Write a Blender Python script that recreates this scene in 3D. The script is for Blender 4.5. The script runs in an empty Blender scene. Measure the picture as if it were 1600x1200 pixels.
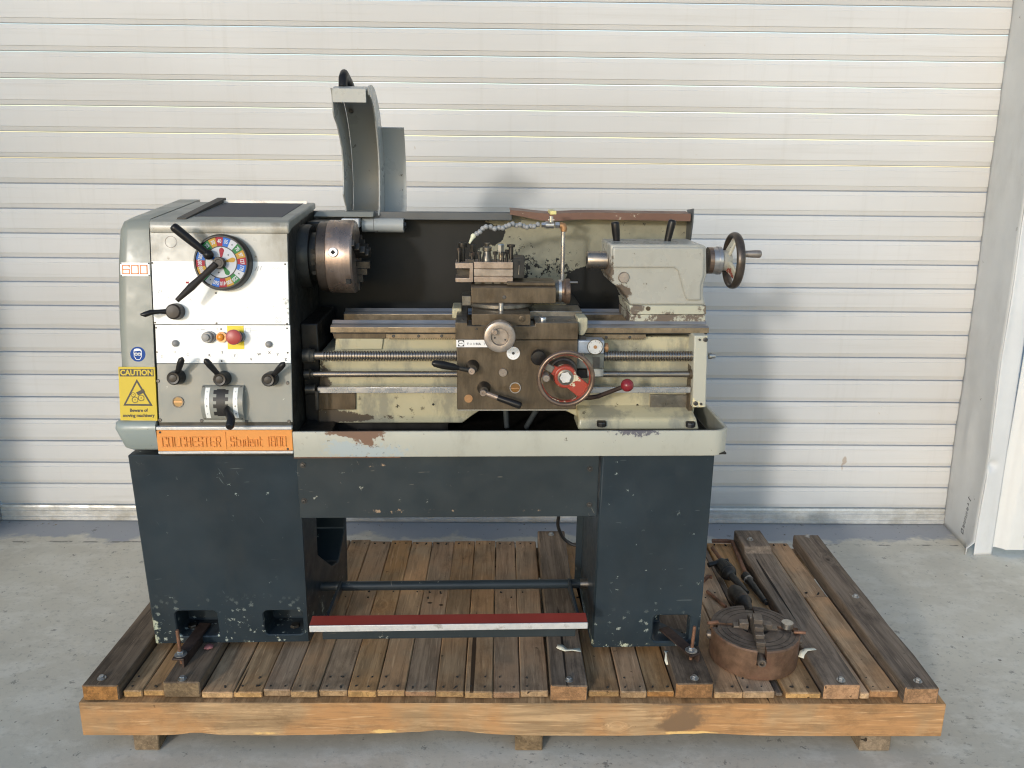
import bpy, bmesh, math, random
from mathutils import Matrix, Vector, noise as mnoise
from math import radians as R, sin, cos, pi, tan, atan2, hypot

scene = bpy.context.scene
COL = scene.collection
random.seed(7)

# ---------------------------------------------------------------- camera
cam_data = bpy.data.cameras.new('camera')
cam = bpy.data.objects.new('camera', cam_data)
COL.objects.link(cam)
cam_data.sensor_width = 36.0
cam_data.lens = 29.25
cam_data.clip_end = 500.0
cam.matrix_world = (Matrix.Translation((0.0, 0.0, 1.57)) @ Matrix.Rotation(R(-0.75), 4, 'Z')
                    @ Matrix.Rotation(R(75.0), 4, 'X') @ Matrix.Rotation(0.010, 4, 'Z'))
scene.camera = cam

# ---------------------------------------------------------------- sky, sun, exposure
SUN_AZ, SUN_EL = R(25.5), R(14.0)          # light travels towards +Y, +X and down
world = bpy.data.worlds.new('World')
scene.world = world
world.use_nodes = True
wn = world.node_tree.nodes
wn.clear()
sky = wn.new('ShaderNodeTexSky')
sky.sky_type = 'NISHITA'
sky.sun_disc = False
sky.sun_elevation = SUN_EL
sky.sun_rotation = pi + SUN_AZ
sky.air_density = 1.0
sky.dust_density = 0.55
sky.ozone_density = 1.2
wbg = wn.new('ShaderNodeBackground')
wbg.inputs['Strength'].default_value = 0.15
wout = wn.new('ShaderNodeOutputWorld')
world.node_tree.links.new(sky.outputs['Color'], wbg.inputs['Color'])
world.node_tree.links.new(wbg.outputs['Background'], wout.inputs['Surface'])

sun_data = bpy.data.lights.new('sun', 'SUN')
sun_data.energy = 0.8
sun_data.angle = R(4.0)
sun_data.color = (1.0, 0.965, 0.915)
sun = bpy.data.objects.new('sun', sun_data)
COL.objects.link(sun)
sun_dir = Vector((sin(SUN_AZ) * cos(SUN_EL), cos(SUN_AZ) * cos(SUN_EL), -sin(SUN_EL)))
sun.rotation_euler = sun_dir.to_track_quat('-Z', 'Y').to_euler()
sun.location = (-3, -4, 5)

scene.view_settings.view_transform = 'Standard'
scene.view_settings.look = 'None'
scene.view_settings.gamma = 1.0
scene.view_settings.use_curve_mapping = False
scene.view_settings.exposure = 0.80
scene.cycles.use_denoising = True
scene.cycles.denoising_prefilter = 'ACCURATE'
scene.cycles.filter_width = 1.15
scene.cycles.max_bounces = 6

# ---------------------------------------------------------------- material toolkit
class G:
    def __init__(s, name):
        s.m = bpy.data.materials.new(name)
        s.m.use_nodes = True
        s.t = s.m.node_tree
        s.t.nodes.clear()
        s.out = s.t.nodes.new('ShaderNodeOutputMaterial')
        s.b = s.t.nodes.new('ShaderNodeBsdfPrincipled')
        s.link(s.b.outputs[0], s.out.inputs[0])
        tc = s.t.nodes.new('ShaderNodeTexCoord')
        s.obj = tc.outputs['Object']
        geo = s.t.nodes.new('ShaderNodeNewGeometry')
        s.pos = geo.outputs['Position']
        s.nrm = geo.outputs['Normal']
        oi = s.t.nodes.new('ShaderNodeObjectInfo')
        s.rnd = oi.outputs['Random']

    def link(s, a, b):
        s.t.links.new(a, b)

    def put(s, sock, v):
        if isinstance(v, bpy.types.NodeSocket):
            s.link(v, sock)
        elif isinstance(v, (tuple, list)):
            sock.default_value = tuple(v) + ((1.0,) if len(v) == 3 and sock.type == 'RGBA' else ())
        else:
            sock.default_value = v

    def math(s, op, a, b=0.0, clamp=False):
        n = s.t.nodes.new('ShaderNodeMath')
        n.operation = op
        n.use_clamp = clamp
        s.put(n.inputs[0], a)
        s.put(n.inputs[1], b)
        return n.outputs[0]

    def vec(s, op, a, b=(0, 0, 0)):
        n = s.t.nodes.new('ShaderNodeVectorMath')
        n.operation = op
        s.put(n.inputs[0], a)
        if op == 'SCALE':
            s.put(n.inputs['Scale'], b)
        elif op != 'LENGTH':
            s.put(n.inputs[1], b)
        return n.outputs['Value'] if op in ('LENGTH', 'DOT_PRODUCT') else n.outputs['Vector']

    def noise(s, scale, detail=4.0, rough=0.6, vec=None, stretch=None, dist=0.0):
        v = vec if vec is not None else s.obj
        if stretch:
            v = s.vec('MULTIPLY', v, stretch)
        n = s.t.nodes.new('ShaderNodeTexNoise')
        s.put(n.inputs['Vector'], v)
        n.inputs['Scale'].default_value = scale
        n.inputs['Detail'].default_value = detail
        n.inputs['Roughness'].default_value = rough
        n.inputs['Distortion'].default_value = dist
        return n.outputs[0]

    def voronoi(s, scale, vec=None, feature='F1', out='Distance'):
        n = s.t.nodes.new('ShaderNodeTexVoronoi')
        n.feature = feature
        s.put(n.inputs['Vector'], vec if vec is not None else s.obj)
        n.inputs['Scale'].default_value = scale
        return n.outputs[out]

    def ramp(s, f, lo, hi, a=0.0, b=1.0):
        n = s.t.nodes.new('ShaderNodeMapRange')
        n.interpolation_type = 'SMOOTHSTEP'
        s.put(n.inputs[0], f)
        n.inputs[1].default_value = lo
        n.inputs[2].default_value = hi
        n.inputs[3].default_value = a
        n.inputs[4].default_value = b
        return n.outputs[0]

    def mix(s, f, a, b, mode='MIX'):
        n = s.t.nodes.new('ShaderNodeMix')
        n.data_type = 'RGBA'
        n.blend_type = mode
        s.put(n.inputs[0], f)
        s.put(n.inputs[6], a)
        s.put(n.inputs[7], b)
        return n.outputs[2]

    def sep(s, v):
        n = s.t.nodes.new('ShaderNodeSeparateXYZ')
        s.put(n.inputs[0], v)
        return n.outputs

    def spots(s, lst, vec=None):
        """soft ellipsoid masks: (cx, cy, cz, rx, ry, rz, strength)"""
        tot = None
        for (cx, cy, cz, rx, ry, rz, k) in lst:
            d = s.vec('SUBTRACT', vec if vec is not None else s.obj, (cx, cy, cz))
            d = s.vec('DIVIDE', d, (rx, ry, rz))
            f = s.ramp(s.vec('LENGTH', d), 0.0, 1.0, k, 0.0)
            tot = f if tot is None else s.math('ADD', tot, f)
        return tot

    def specks(s, scale, radius, density, vec=None, wob=0.026):
        v = vec if vec is not None else s.obj
        nz = s.t.nodes.new('ShaderNodeTexNoise')
        s.put(nz.inputs['Vector'], v)
        nz.inputs['Scale'].default_value = scale * 3.5
        nz.inputs['Detail'].default_value = 4.0
        nz.inputs['Roughness'].default_value = 0.7
        off = s.vec('SUBTRACT', nz.outputs['Color'], (0.5, 0.5, 0.5))
        v2 = s.vec('ADD', v, s.vec('SCALE', off, wob * 60.0 / scale))
        n = s.t.nodes.new('ShaderNodeTexVoronoi')
        s.put(n.inputs['Vector'], v2)
        n.inputs['Scale'].default_value = scale
        c = s.sep(n.outputs['Color'])
        on = s.math('GREATER_THAN', c[0], 1.0 - density)
        rr = s.math('MULTIPLY', s.math('ADD', s.math('MULTIPLY', c[1], c[1]), 0.08), radius)
        return s.math('MULTIPLY', on, s.math('LESS_THAN', n.outputs['Distance'], rr))

    def scratches(s, vec, scale=26.0, thr=0.72, ang=0.5):
        """thin broken lines in two directions, in the x-z plane"""
        tot = None
        for k, (ca, sa_) in enumerate(((cos(ang), sin(ang)), (cos(-1.1), sin(-1.1)), (1.0, 0.03))):
            p = s.sep(vec)
            u = s.math('ADD', s.math('MULTIPLY', p[0], ca), s.math('MULTIPLY', p[2], sa_))
            w = s.math('SUBTRACT', s.math('MULTIPLY', p[2], ca), s.math('MULTIPLY', p[0], sa_))
            cb = s.t.nodes.new('ShaderNodeCombineXYZ')
            s.put(cb.inputs[0], s.math('MULTIPLY', u, 0.5))
            s.put(cb.inputs[1], float(k) * 3.7)
            s.put(cb.inputs[2], s.math('MULTIPLY', w, 5.0))
            f = s.ramp(s.noise(scale, 2, 0.5, vec=cb.outputs[0]), thr, thr + 0.02)
            tot = f if tot is None else s.math('MAXIMUM', tot, f)
        return tot

    def edge(s, radius):
        n = s.t.nodes.new('ShaderNodeBevel')
        n.samples = 4
        n.inputs['Radius'].default_value = radius
        d = s.vec('DOT_PRODUCT', n.outputs[0], s.nrm)
        return s.math('SUBTRACT', 1.0, d)

    def bump(s, h, strength=0.2, dist=0.002):
        n = s.t.nodes.new('ShaderNodeBump')
        n.inputs['Strength'].default_value = strength
        n.inputs['Distance'].default_value = dist
        s.put(n.inputs['Height'], h)
        s.link(n.outputs[0], s.b.inputs['Normal'])

    def done(s, color, rough, metal=0.0, spec=0.5):
        s.put(s.b.inputs['Base Color'], color)
        s.put(s.b.inputs['Roughness'], rough)
        s.put(s.b.inputs['Metallic'], metal)
        s.put(s.b.inputs['Specular IOR Level'], spec)
        return s.m


def dim(c, k):
    return tuple(x * k for x in c)


def paint(name, base, rough=0.42, var=0.12, specks=(), chips=(), edge=None, grime=None, bump=0.08, spec=0.5, use_pos=False, scr=None):
    """painted metal. specks: (colour, scale, radius, density, spots or None)
    chips: (colour, scale, threshold, spots or None, detail); edge: (colour, radius, threshold); grime: (colour, scale, lo, hi, amount)"""
    g = G(name)
    v = g.pos if use_pos else g.obj
    n0 = g.noise(3.0, 5, 0.65, vec=v)
    col = g.mix(g.ramp(n0, 0.3, 0.7), dim(base, 1 - var), dim(base, 1 + var))
    rg = g.ramp(g.noise(14.0, 4, 0.6, vec=v), 0.3, 0.7, rough - 0.08, rough + 0.1)
    if grime:
        c, sc, lo, hi, am = grime
        f = g.math('MULTIPLY', g.ramp(g.noise(sc, 6, 0.7, vec=v, stretch=(1, 1, 0.45)), lo, hi), am)
        col = g.mix(f, col, c)
    ht = g.noise(40.0, 3, 0.5, vec=v)
    for (c, sc, rad, den, sp) in specks:
        f = g.specks(sc, rad, den, vec=v)
        if sp:
            f = g.math('MULTIPLY', f, g.math('MINIMUM', g.spots(sp, v), 1.0))
        col = g.mix(f, col, c)
        ht = g.math('SUBTRACT', ht, f)
    for (c, sc, th, sp, det) in chips:
        f = g.noise(sc, det, 0.74 if det >= 6 else 0.68, vec=v)
        if sp:
            f = g.math('ADD', f, g.spots(sp, v))
        f = g.ramp(f, th, th + (0.055 if det >= 6 else 0.025))
        col = g.mix(f, col, c)
        ht = g.math('SUBTRACT', ht, f)
        rg = g.mix(f, rg, (0.7, 0.7, 0.7))
    if scr:
        c, th, am = scr
        col = g.mix(g.math('MULTIPLY', g.scratches(v, thr=th), am), col, c)
    if edge:
        c, rad, th = edge
        e = g.math('MULTIPLY', g.edge(rad), 1.6)
        f = g.ramp(g.math('ADD', e, g.noise(55.0, 4, 0.7, vec=v)), th, th + 0.05)
        col = g.mix(f, col, c)
    g.bump(ht, bump, 0.0015)
    return g.done(col, rg, 0.0, spec)


def metal(name, base, rough=0.35, stain=None, metallic=0.9, var=0.25, sc=(6, 6, 6), rust=None, scratch=(1, 1, 1), bump=0.06):
    g = G(name)
    n0 = g.noise(5.0, 6, 0.7, stretch=sc)
    col = g.mix(g.ramp(n0, 0.3, 0.72), dim(base, 1 - var), dim(base, 1 + var))
    rg = g.ramp(g.noise(22.0, 5, 0.7, stretch=scratch), 0.3, 0.75, rough - 0.1, rough + 0.16)
    mt = metallic
    if stain:
        c, scl, lo, hi = stain
        f = g.ramp(g.noise(scl, 6, 0.72), lo, hi)
        col = g.mix(f, col, c)
    if rust:
        c, scl, lo, hi = rust
        f = g.ramp(g.noise(scl, 6, 0.75, vec=g.vec('ADD', g.obj, (3.1, 1.7, 0.4))), lo, hi)
        col = g.mix(f, col, c)
        rg = g.mix(f, rg, (0.75, 0.75, 0.75))
        mt = g.math('MULTIPLY', g.math('SUBTRACT', 1.0, f), metallic)
    g.bump(g.noise(90.0, 3, 0.6, stretch=scratch), bump, 0.001)
    return g.done(col, rg, mt)


def plain(name, base, rough=0.5, metallic=0.0, var=0.06, spec=0.5):
    g = G(name)
    col = g.mix(g.noise(8.0, 4, 0.6), dim(base, 1 - var), dim(base, 1 + var))
    return g.done(col, rough, metallic, spec)


def wood(name, base, dark, grain=1.0, axis='y', warm=None, dirt=0.5, rough=0.8, rvar=0.35, marks=(), light=(), ends=0.0):
    g = G(name)
    off = g.vec('SCALE', (13.7, 5.1, 9.3), g.rnd)
    v = g.vec('ADD', g.obj, off)
    st = {'y': (1, 0.05, 1), 'x': (0.05, 1, 1), 'e': (1, 1, 1)}[axis]
    # knots bend the grain round them
    kv = g.vec('MULTIPLY', v, (1.0, 0.55, 1.0) if axis == 'y' else (0.55, 1.0, 1.0))
    kn = g.voronoi(5.5, vec=kv)
    bend = g.ramp(kn, 0.0, 0.16, 0.035, 0.0)
    v3 = g.vec('ADD', v, g.vec('SCALE', (1.0, 1.0, 1.0), bend))
    gr = g.noise(95.0 * grain, 6, 0.7, vec=v3, stretch=st, dist=0.5)
    bands = g.noise(24.0 * grain, 4, 0.6, vec=v3, stretch=st, dist=1.0)
    col = g.mix(g.ramp(bands, 0.38, 0.62), base, dim(base, 0.62))
    if warm:
        col = g.mix(g.ramp(g.noise(3.4, 4, 0.6, vec=v), 0.42, 0.60), col, warm)
    col = g.mix(g.ramp(gr, 0.46, 0.68, 0.0, 0.62), col, dark)
    col = g.mix(g.ramp(g.noise(160.0 * grain, 3, 0.6, vec=v3, stretch=st), 0.55, 0.75, 0.0, 0.5), col, tuple(min(1, x * 1.6) for x in base))
    stn = g.noise(9.0, 7, 0.75, vec=v, stretch=(1, 0.5, 1) if axis == 'y' else (0.5, 1, 1))
    col = g.mix(g.ramp(stn, 0.48, 0.70, 0.0, dirt), col, dim(dark, 0.6))
    if ends:
        p = g.sep(g.pos)
        e = g.math('MAXIMUM', g.ramp(p[1], 1.96, 2.10, 1.0, 0.0), g.ramp(p[1], 2.80, 2.90, 0.0, 0.8))
        f = g.math('MULTIPLY', e, g.ramp(g.noise(22.0, 5, 0.7, vec=v, stretch=(1, 0.5, 1)), 0.40, 0.62))
        col = g.mix(g.math('MULTIPLY', f, ends), col, dim(dark, 0.5))
    col = g.mix(g.ramp(kn, 0.015, 0.06, 0.85, 0.0), col, dim(dark, 0.55))
    for c_, lst, th in marks:
        f = g.ramp(g.math('ADD', g.spots(lst, g.pos), g.math('MULTIPLY', g.math('SUBTRACT', g.noise(22.0, 6, 0.7, vec=g.pos), 0.5), 0.9)), th, th + 0.30)
        col = g.mix(f, col, c_)
    sp = g.noise(38.0, 2, 0.4, vec=v, stretch={'y': (1, 0.02, 1), 'x': (0.02, 1, 1), 'e': (1, 1, 1)}[axis])
    fs = g.ramp(sp, 0.735, 0.75)
    col = g.mix(fs, col, dim(dark, 0.35))
    pits = g.specks(60.0, 0.22, 0.10, vec=v)
    col = g.mix(g.math('MULTIPLY', pits, 0.8), col, dim(dark, 0.4))
    hv = g.math('ADD', g.math('MULTIPLY', g.rnd, rvar), 1.0 - rvar * 0.5)
    n = g.t.nodes.new('ShaderNodeHueSaturation')
    g.put(n.inputs['Value'], hv)
    r2 = g.math('FRACT', g.math('MULTIPLY', g.rnd, 7.31))
    g.put(n.inputs['Saturation'], g.math('ADD', 0.88, g.math('MULTIPLY', r2, 0.3)))
    g.put(n.inputs['Color'], col)
    g.bump(g.math('SUBTRACT', g.math('MULTIPLY', gr, -0.7), g.math('MULTIPLY', fs, 2.0)), 0.6, 0.0025)
    return g.done(n.outputs[0], rough, 0.0, 0.2)


# ---------------------------------------------------------------- mesh toolkit
def ortho(d):
    d = Vector(d).normalized()
    a = Vector((0, 0, 1)) if abs(d.z) < 0.9 else Vector((1, 0, 0))
    u = d.cross(a).normalized()
    return d, u, d.cross(u).normalized()


class MB:
    def __init__(s, T=None):
        s.v, s.f = [], []
        s.T = T

    def add(s, vs, fs):
        k = len(s.v)
        s.v += [Vector(p) for p in vs]
        s.f += [tuple(i + k for i in f) for f in fs]
        return s

    def box(s, x0, x1, y0, y1, z0, z1):
        return s.add([(x0, y0, z0), (x1, y0, z0), (x1, y1, z0), (x0, y1, z0), (x0, y0, z1), (x1, y0, z1), (x1, y1, z1), (x0, y1, z1)],
                     [(3, 2, 1, 0), (4, 5, 6, 7), (0, 1, 5, 4), (1, 2, 6, 5), (2, 3, 7, 6), (3, 0, 4, 7)])

    def hexa(s, low, high):
        """eight corners: low ring of four, high ring of four"""
        return s.add(list(low) + list(high), [(3, 2, 1, 0), (4, 5, 6, 7), (0, 1, 5, 4), (1, 2, 6, 5), (2, 3, 7, 6), (3, 0, 4, 7)])

    def prism(s, poly, a, b, axis='z'):
        n = len(poly)
        def P(p, t):
            return {'z': (p[0], p[1], t), 'y': (p[0], t, p[1]), 'x': (t, p[0], p[1])}[axis]
        vs = [P(p, a) for p in poly] + [P(p, b) for p in poly]
        fs = [tuple(range(n - 1, -1, -1)), tuple(range(n, 2 * n))]
        fs += [(i, (i + 1) % n, (i + 1) % n + n, i + n) for i in range(n)]
        return s.add(vs, fs)

    def revolve(s, p0, d, prof, n=28, caps=True):
        """profile: (distance along the axis, radius)"""
        d, u, w = ortho(d)
        p0 = Vector(p0)
        vs = []
        for t, r in prof:
            c = p0 + d * t
            for k in range(n):
                a = 2 * pi * k / n
                vs.append(c + (u * cos(a) + w * sin(a)) * r)
        fs = []
        for j in range(len(prof) - 1):
            for k in range(n):
                a, b = j * n + k, j * n + (k + 1) % n
                fs.append((a, b, b + n, a + n))
        if caps:
            fs.append(tuple(range(n - 1, -1, -1)))
            q = (len(prof) - 1) * n
            fs.append(tuple(range(q, q + n)))
        return s.add(vs, fs)

    def cyl(s, p0, p1, r0, r1=None, n=24):
        d = Vector(p1) - Vector(p0)
        return s.revolve(p0, d, [(0, r0), (d.length, r0 if r1 is None else r1)], n)

    def ring(s, p0, d, R0, R1, h, n=40):
        """flat ring with hole: inner radius R0, outer R1, thickness h along d"""
        d, u, w = ortho(d)
        p0 = Vector(p0)
        vs = []
        for t, r in ((0, R0), (0, R1), (h, R1), (h, R0)):
            for k in range(n):
                a = 2 * pi * k / n
                vs.append(p0 + d * t + (u * cos(a) + w * sin(a)) * r)
        fs = []
        for j in range(4):
            for k in range(n):
                a, b = j * n + k, j * n + (k + 1) % n
                c, e = ((j + 1) % 4) * n + (k + 1) % n, ((j + 1) % 4) * n + k
                fs.append((a, b, c, e))
        return s.add(vs, fs)

    def torus(s, c, d, R0, r, n=48, m=12, sq=1.0):
        d, u, w = ortho(d)
        c = Vector(c)
        vs, fs = [], []
        for k in range(n):
            a = 2 * pi * k / n
            e = u * cos(a) + w * sin(a)
            for j in range(m):
                b = 2 * pi * j / m
                vs.append(c + e * (R0 + r * cos(b)) + d * (r * sq * sin(b)))
        for k in range(n):
            for j in range(m):
                k2, j2 = (k + 1) % n, (j + 1) % m
                fs.append((k * m + j, k2 * m + j, k2 * m + j2, k * m + j2))
        return s.add(vs, fs)

    def ball(s, c, r, n=20, m=12, sc=(1, 1, 1)):
        c = Vector(c)
        vs, fs = [], []
        for j in range(1, m):
            b = pi * j / m
            for k in range(n):
                a = 2 * pi * k / n
                vs.append(c + Vector((sin(b) * cos(a) * r * sc[0], sin(b) * sin(a) * r * sc[1], cos(b) * r * sc[2])))
        vs += [c + Vector((0, 0, r * sc[2])), c - Vector((0, 0, r * sc[2]))]
        q = len(vs) - 2
        for j in range(m - 2):
            for k in range(n):
                k2 = (k + 1) % n
                fs.append((j * n + k, j * n + n + k, j * n + n + k2, j * n + k2))
        for k in range(n):
            fs.append((q, k, (k + 1) % n))
            fs.append((q + 1, (m - 2) * n + (k + 1) % n, (m - 2) * n + k))
        return s.add(vs, fs)

    def tube(s, pts, r, n=10, closed=False):
        pts = [Vector(p) for p in pts]
        rr = r if isinstance(r, (list, tuple)) else [r] * len(pts)
        vs, fs = [], []
        _, u, w = ortho(pts[1] - pts[0])
        for i, p in enumerate(pts):
            t = (pts[min(i + 1, len(pts) - 1)] - pts[max(i - 1, 0)]).normalized()
            u = (u - t * u.dot(t)).normalized()
            w = t.cross(u)
            for k in range(n):
                a = 2 * pi * k / n
                vs.append(p + (u * cos(a) + w * sin(a)) * rr[i])
        for i in range(len(pts) - 1):
            for k in range(n):
                a, b = i * n + k, i * n + (k + 1) % n
                fs.append((a, b, b + n, a + n))
        fs.append(tuple(range(n - 1, -1, -1)))
        q = (len(pts) - 1) * n
        fs.append(tuple(range(q, q + n)))
        return s.add(vs, fs)

    def grip(s, p0, p1, r0, r1, n=16, end=0.9):
        """tapered handle with a rounded far end"""
        d = Vector(p1) - Vector(p0)
        l = d.length
        prof = [(0, r0)]
        for k in range(1, 5):
            prof.append((l * 0.9 * k / 4, r0 + (r1 - r0) * sin(k / 4 * pi / 2)))
        for k in range(1, 5):
            a = k / 4 * pi / 2
            prof.append((l * 0.9 + l * 0.1 * sin(a), max(r1 * cos(a) ** 0.5 if k < 4 else r1 * 0.12, 0.0005)))
        return s.revolve(p0, d, prof, n)

    def hexhead(s, p, d, r, h):
        return s.revolve(p, d, [(0, r), (h * 0.8, r), (h, r * 0.86)], 6)

    def rrect(s, x0, x1, y0, y1, r, a, b, axis='z', n=5):
        pts = []
        for cx, cy, a0 in ((x1 - r, y1 - r, 0), (x0 + r, y1 - r, 90), (x0 + r, y0 + r, 180), (x1 - r, y0 + r, 270)):
            for k in range(n + 1):
                t = R(a0 + 90 * k / n)
                pts.append((cx + r * cos(t), cy + r * sin(t)))
        return s.prism(pts, a, b, axis)

    def sheet(s, nu, nv, fn, thick=None):
        """grid surface fn(u, v) -> point"""
        vs = [fn(i / nu, j / nv) for j in range(nv + 1) for i in range(nu + 1)]
        fs = [(j * (nu + 1) + i, j * (nu + 1) + i + 1, (j + 1) * (nu + 1) + i + 1, (j + 1) * (nu + 1) + i) for j in range(nv) for i in range(nu)]
        return s.add(vs, fs)

    def build(s, name, mat, parent=None, smooth=35, bevel=0.0, seg=2, solid=0.0, fix=True):
        me = bpy.data.meshes.new(name)
        vs = [s.T @ p for p in s.v] if s.T is not None else s.v
        me.from_pydata([tuple(p) for p in vs], [], s.f)
        if fix:
            bm = bmesh.new()
            bm.from_mesh(me)
            bmesh.ops.recalc_face_normals(bm, faces=bm.faces)
            bm.to_mesh(me)
            bm.free()
        me.materials.append(mat)
        if smooth:
            for p in me.polygons:
                p.use_smooth = True
            me.set_sharp_from_angle(angle=R(smooth))
        o = bpy.data.objects.new(name, me)
        COL.objects.link(o)
        if parent is not None:
            o.parent = parent
        if solid:
            m = o.modifiers.new('solid', 'SOLIDIFY')
            m.thickness = solid
            m.offset = 0
        if bevel:
            m = o.modifiers.new('bevel', 'BEVEL')
            m.width = bevel
            m.segments = seg
            m.limit_method = 'ANGLE'
            m.angle_limit = R(40)
            m.use_clamp_overlap = True
        return o


def carve(o, cutter):
    """subtract a cutter shape from a mesh object, baked into its mesh"""
    c = cutter.build('cutter', o.data.materials[0], None, smooth=0)
    m = o.modifiers.new('cut', 'BOOLEAN')
    m.operation = 'DIFFERENCE'
    m.object = c
    m.solver = 'EXACT'
    c.parent = o.parent
    others = [(x, x.show_viewport) for x in o.modifiers if x != m]
    for x, _ in others:
        x.show_viewport = False
    bpy.context.view_layer.update()
    me = bpy.data.meshes.new_from_object(o.evaluated_get(bpy.context.evaluated_depsgraph_get()))
    me.name = o.name
    o.modifiers.remove(m)
    for x, sv in others:
        x.show_viewport = sv
    o.data = me
    for p in me.polygons:
        p.use_smooth = True
    me.set_sharp_from_angle(angle=R(30))
    cm = c.data
    bpy.data.objects.remove(c)
    bpy.data.meshes.remove(cm)


def lettering(body, size, T, pos, mat, parent, align='CENTER', depth=0.0006, bold=0.0, rot=0.0, sx=1.0, name='lettering'):
    cu = bpy.data.curves.new(name, 'FONT')
    cu.body = body
    cu.size = size
    cu.align_x = align
    cu.align_y = 'CENTER'
    cu.extrude = depth
    cu.offset = bold
    cu.resolution_u = 3
    t = bpy.data.objects.new(name, cu)
    COL.objects.link(t)
    bpy.context.view_layer.update()
    me = bpy.data.meshes.new_from_object(t.evaluated_get(bpy.context.evaluated_depsgraph_get()))
    bpy.data.objects.remove(t)
    bpy.data.curves.remove(cu)
    me.transform(T @ Matrix.Translation(pos) @ Matrix.Rotation(rot, 4, 'Z') @ Matrix.Diagonal((sx, 1, 1, 1)))
    me.name = name
    me.materials.clear()
    me.materials.append(mat)
    o = bpy.data.objects.new(name, me)
    COL.objects.link(o)
    o.parent = parent
    return o


def tag(o, label=None, cat=None, group=None, kind=None):
    for k, v in (('label', label), ('category', cat), ('group', group), ('kind', kind)):
        if v:
            o[k] = v
    return o


def thing(name, loc, label, cat, group=None, rz=0.0):
    o = bpy.data.objects.new(name, None)
    COL.objects.link(o)
    o.location = loc
    o.rotation_euler = (0, 0, rz)
    o.empty_display_size = 0.1
    return tag(o, label, cat, group)


def back(v):
    return Matrix.Translation(-Vector(v))

# ================================================================ SETTING
# ---- concrete yard
g = G('concrete')
n1 = g.noise(0.9, 6, 0.62, vec=g.pos)
n2 = g.noise(5.0, 7, 0.72, vec=g.pos, stretch=(1, 1.6, 1))
n3 = g.noise(38.0, 4, 0.7, vec=g.pos)
col = g.mix(g.ramp(n1, 0.32, 0.68), (0.50, 0.455, 0.37), (0.62, 0.575, 0.475))
col = g.mix(g.ramp(n2, 0.46, 0.62, 0.0, 0.6), col, (0.68, 0.64, 0.55))
col = g.mix(g.ramp(n3, 0.52, 0.72, 0.0, 0.40), col, (0.33, 0.315, 0.27))
pz = g.sep(g.pos)
# smooth bluish sill strip under the shutter, with a ragged trowelled edge
edge_n = g.math('MULTIPLY', g.math('SUBTRACT', g.noise(3.2, 5, 0.65, vec=g.pos), 0.5), 0.45)
sill = g.ramp(g.math('ADD', pz[1], edge_n), 3.27, 3.32)
col = g.mix(g.math('MULTIPLY', sill, 0.92), col, (0.33, 0.34, 0.365))
# chipped slab joint
jy = g.math('ABSOLUTE', g.math('SUBTRACT', g.math('ADD', pz[1], g.math('MULTIPLY', g.noise(6.0, 3, 0.6, vec=g.pos), 0.03)), 3.255))
jt = g.math('MULTIPLY', g.ramp(jy, 0.003, 0.009, 1.0, 0.0), g.ramp(g.noise(9.0, 4, 0.7, vec=g.pos), 0.45, 0.55))
col = g.mix(g.math('MULTIPLY', jt, 0.7), col, (0.10, 0.095, 0.085))
# pitted dark marks, most of them right of the middle in front of the pallet
pit_mask = g.math('MINIMUM', g.spots([(0.25, 1.85, 0, 0.75, 0.35, 1, 1.0), (1.35, 2.2, 0, 0.5, 0.9, 1, 0.7), (-1.5, 2.6, 0, 0.8, 0.8, 1, 0.5)], g.pos), 1.0)
pit = g.ramp(g.noise(30.0, 6, 0.78, vec=g.pos, stretch=(1, 1.5, 1)), 0.575, 0.63)
col = g.mix(g.math('MULTIPLY', g.math('MULTIPLY', pit, pit_mask), 0.75), col, (0.13, 0.125, 0.115))
pit2 = g.math('MAXIMUM', g.specks(34.0, 0.32, 0.14, vec=g.pos), g.specks(95.0, 0.35, 0.10, vec=g.pos))
col = g.mix(g.math('MULTIPLY', pit2, 0.6), col, (0.15, 0.145, 0.13))
# hairline cracks
wob = g.t.nodes.new('ShaderNodeTexNoise')
g.put(wob.inputs['Vector'], g.pos)
wob.inputs['Scale'].default_value = 5.0
cv = g.vec('ADD', g.pos, g.vec('SCALE', wob.outputs['Color'], 0.25))
cr = g.voronoi(3.2, vec=cv, feature='DISTANCE_TO_EDGE')
crm = g.math('MINIMUM', g.spots([(0.0, 1.76, 0, 0.28, 0.16, 1, 1.5), (0.38, 1.72, 0, 0.15, 0.15, 1, 1.3)], g.pos), 1.0)
crk = g.math('MULTIPLY', g.ramp(cr, 0.006, 0.016, 1.0, 0.0), crm)
col = g.mix(g.math('MULTIPLY', crk, 0.85), col, (0.07, 0.068, 0.06))
hgt = g.math('SUBTRACT', g.math('MULTIPLY', n3, 0.6), g.math('ADD', g.math('MULTIPLY', pit, pit_mask), crk))
g.bump(hgt, 0.35, 0.003)
M_concrete = g.done(col, g.ramp(n2, 0.3, 0.7, 0.72, 0.9), 0.0, 0.3)

ground = MB().add([(-80, -80, 0), (80, -80, 0), (80, 80, 0), (-80, 80, 0)], [(0, 1, 2, 3)]).build('ground', M_concrete, smooth=0, fix=False)
tag(ground, kind='structure')

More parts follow.
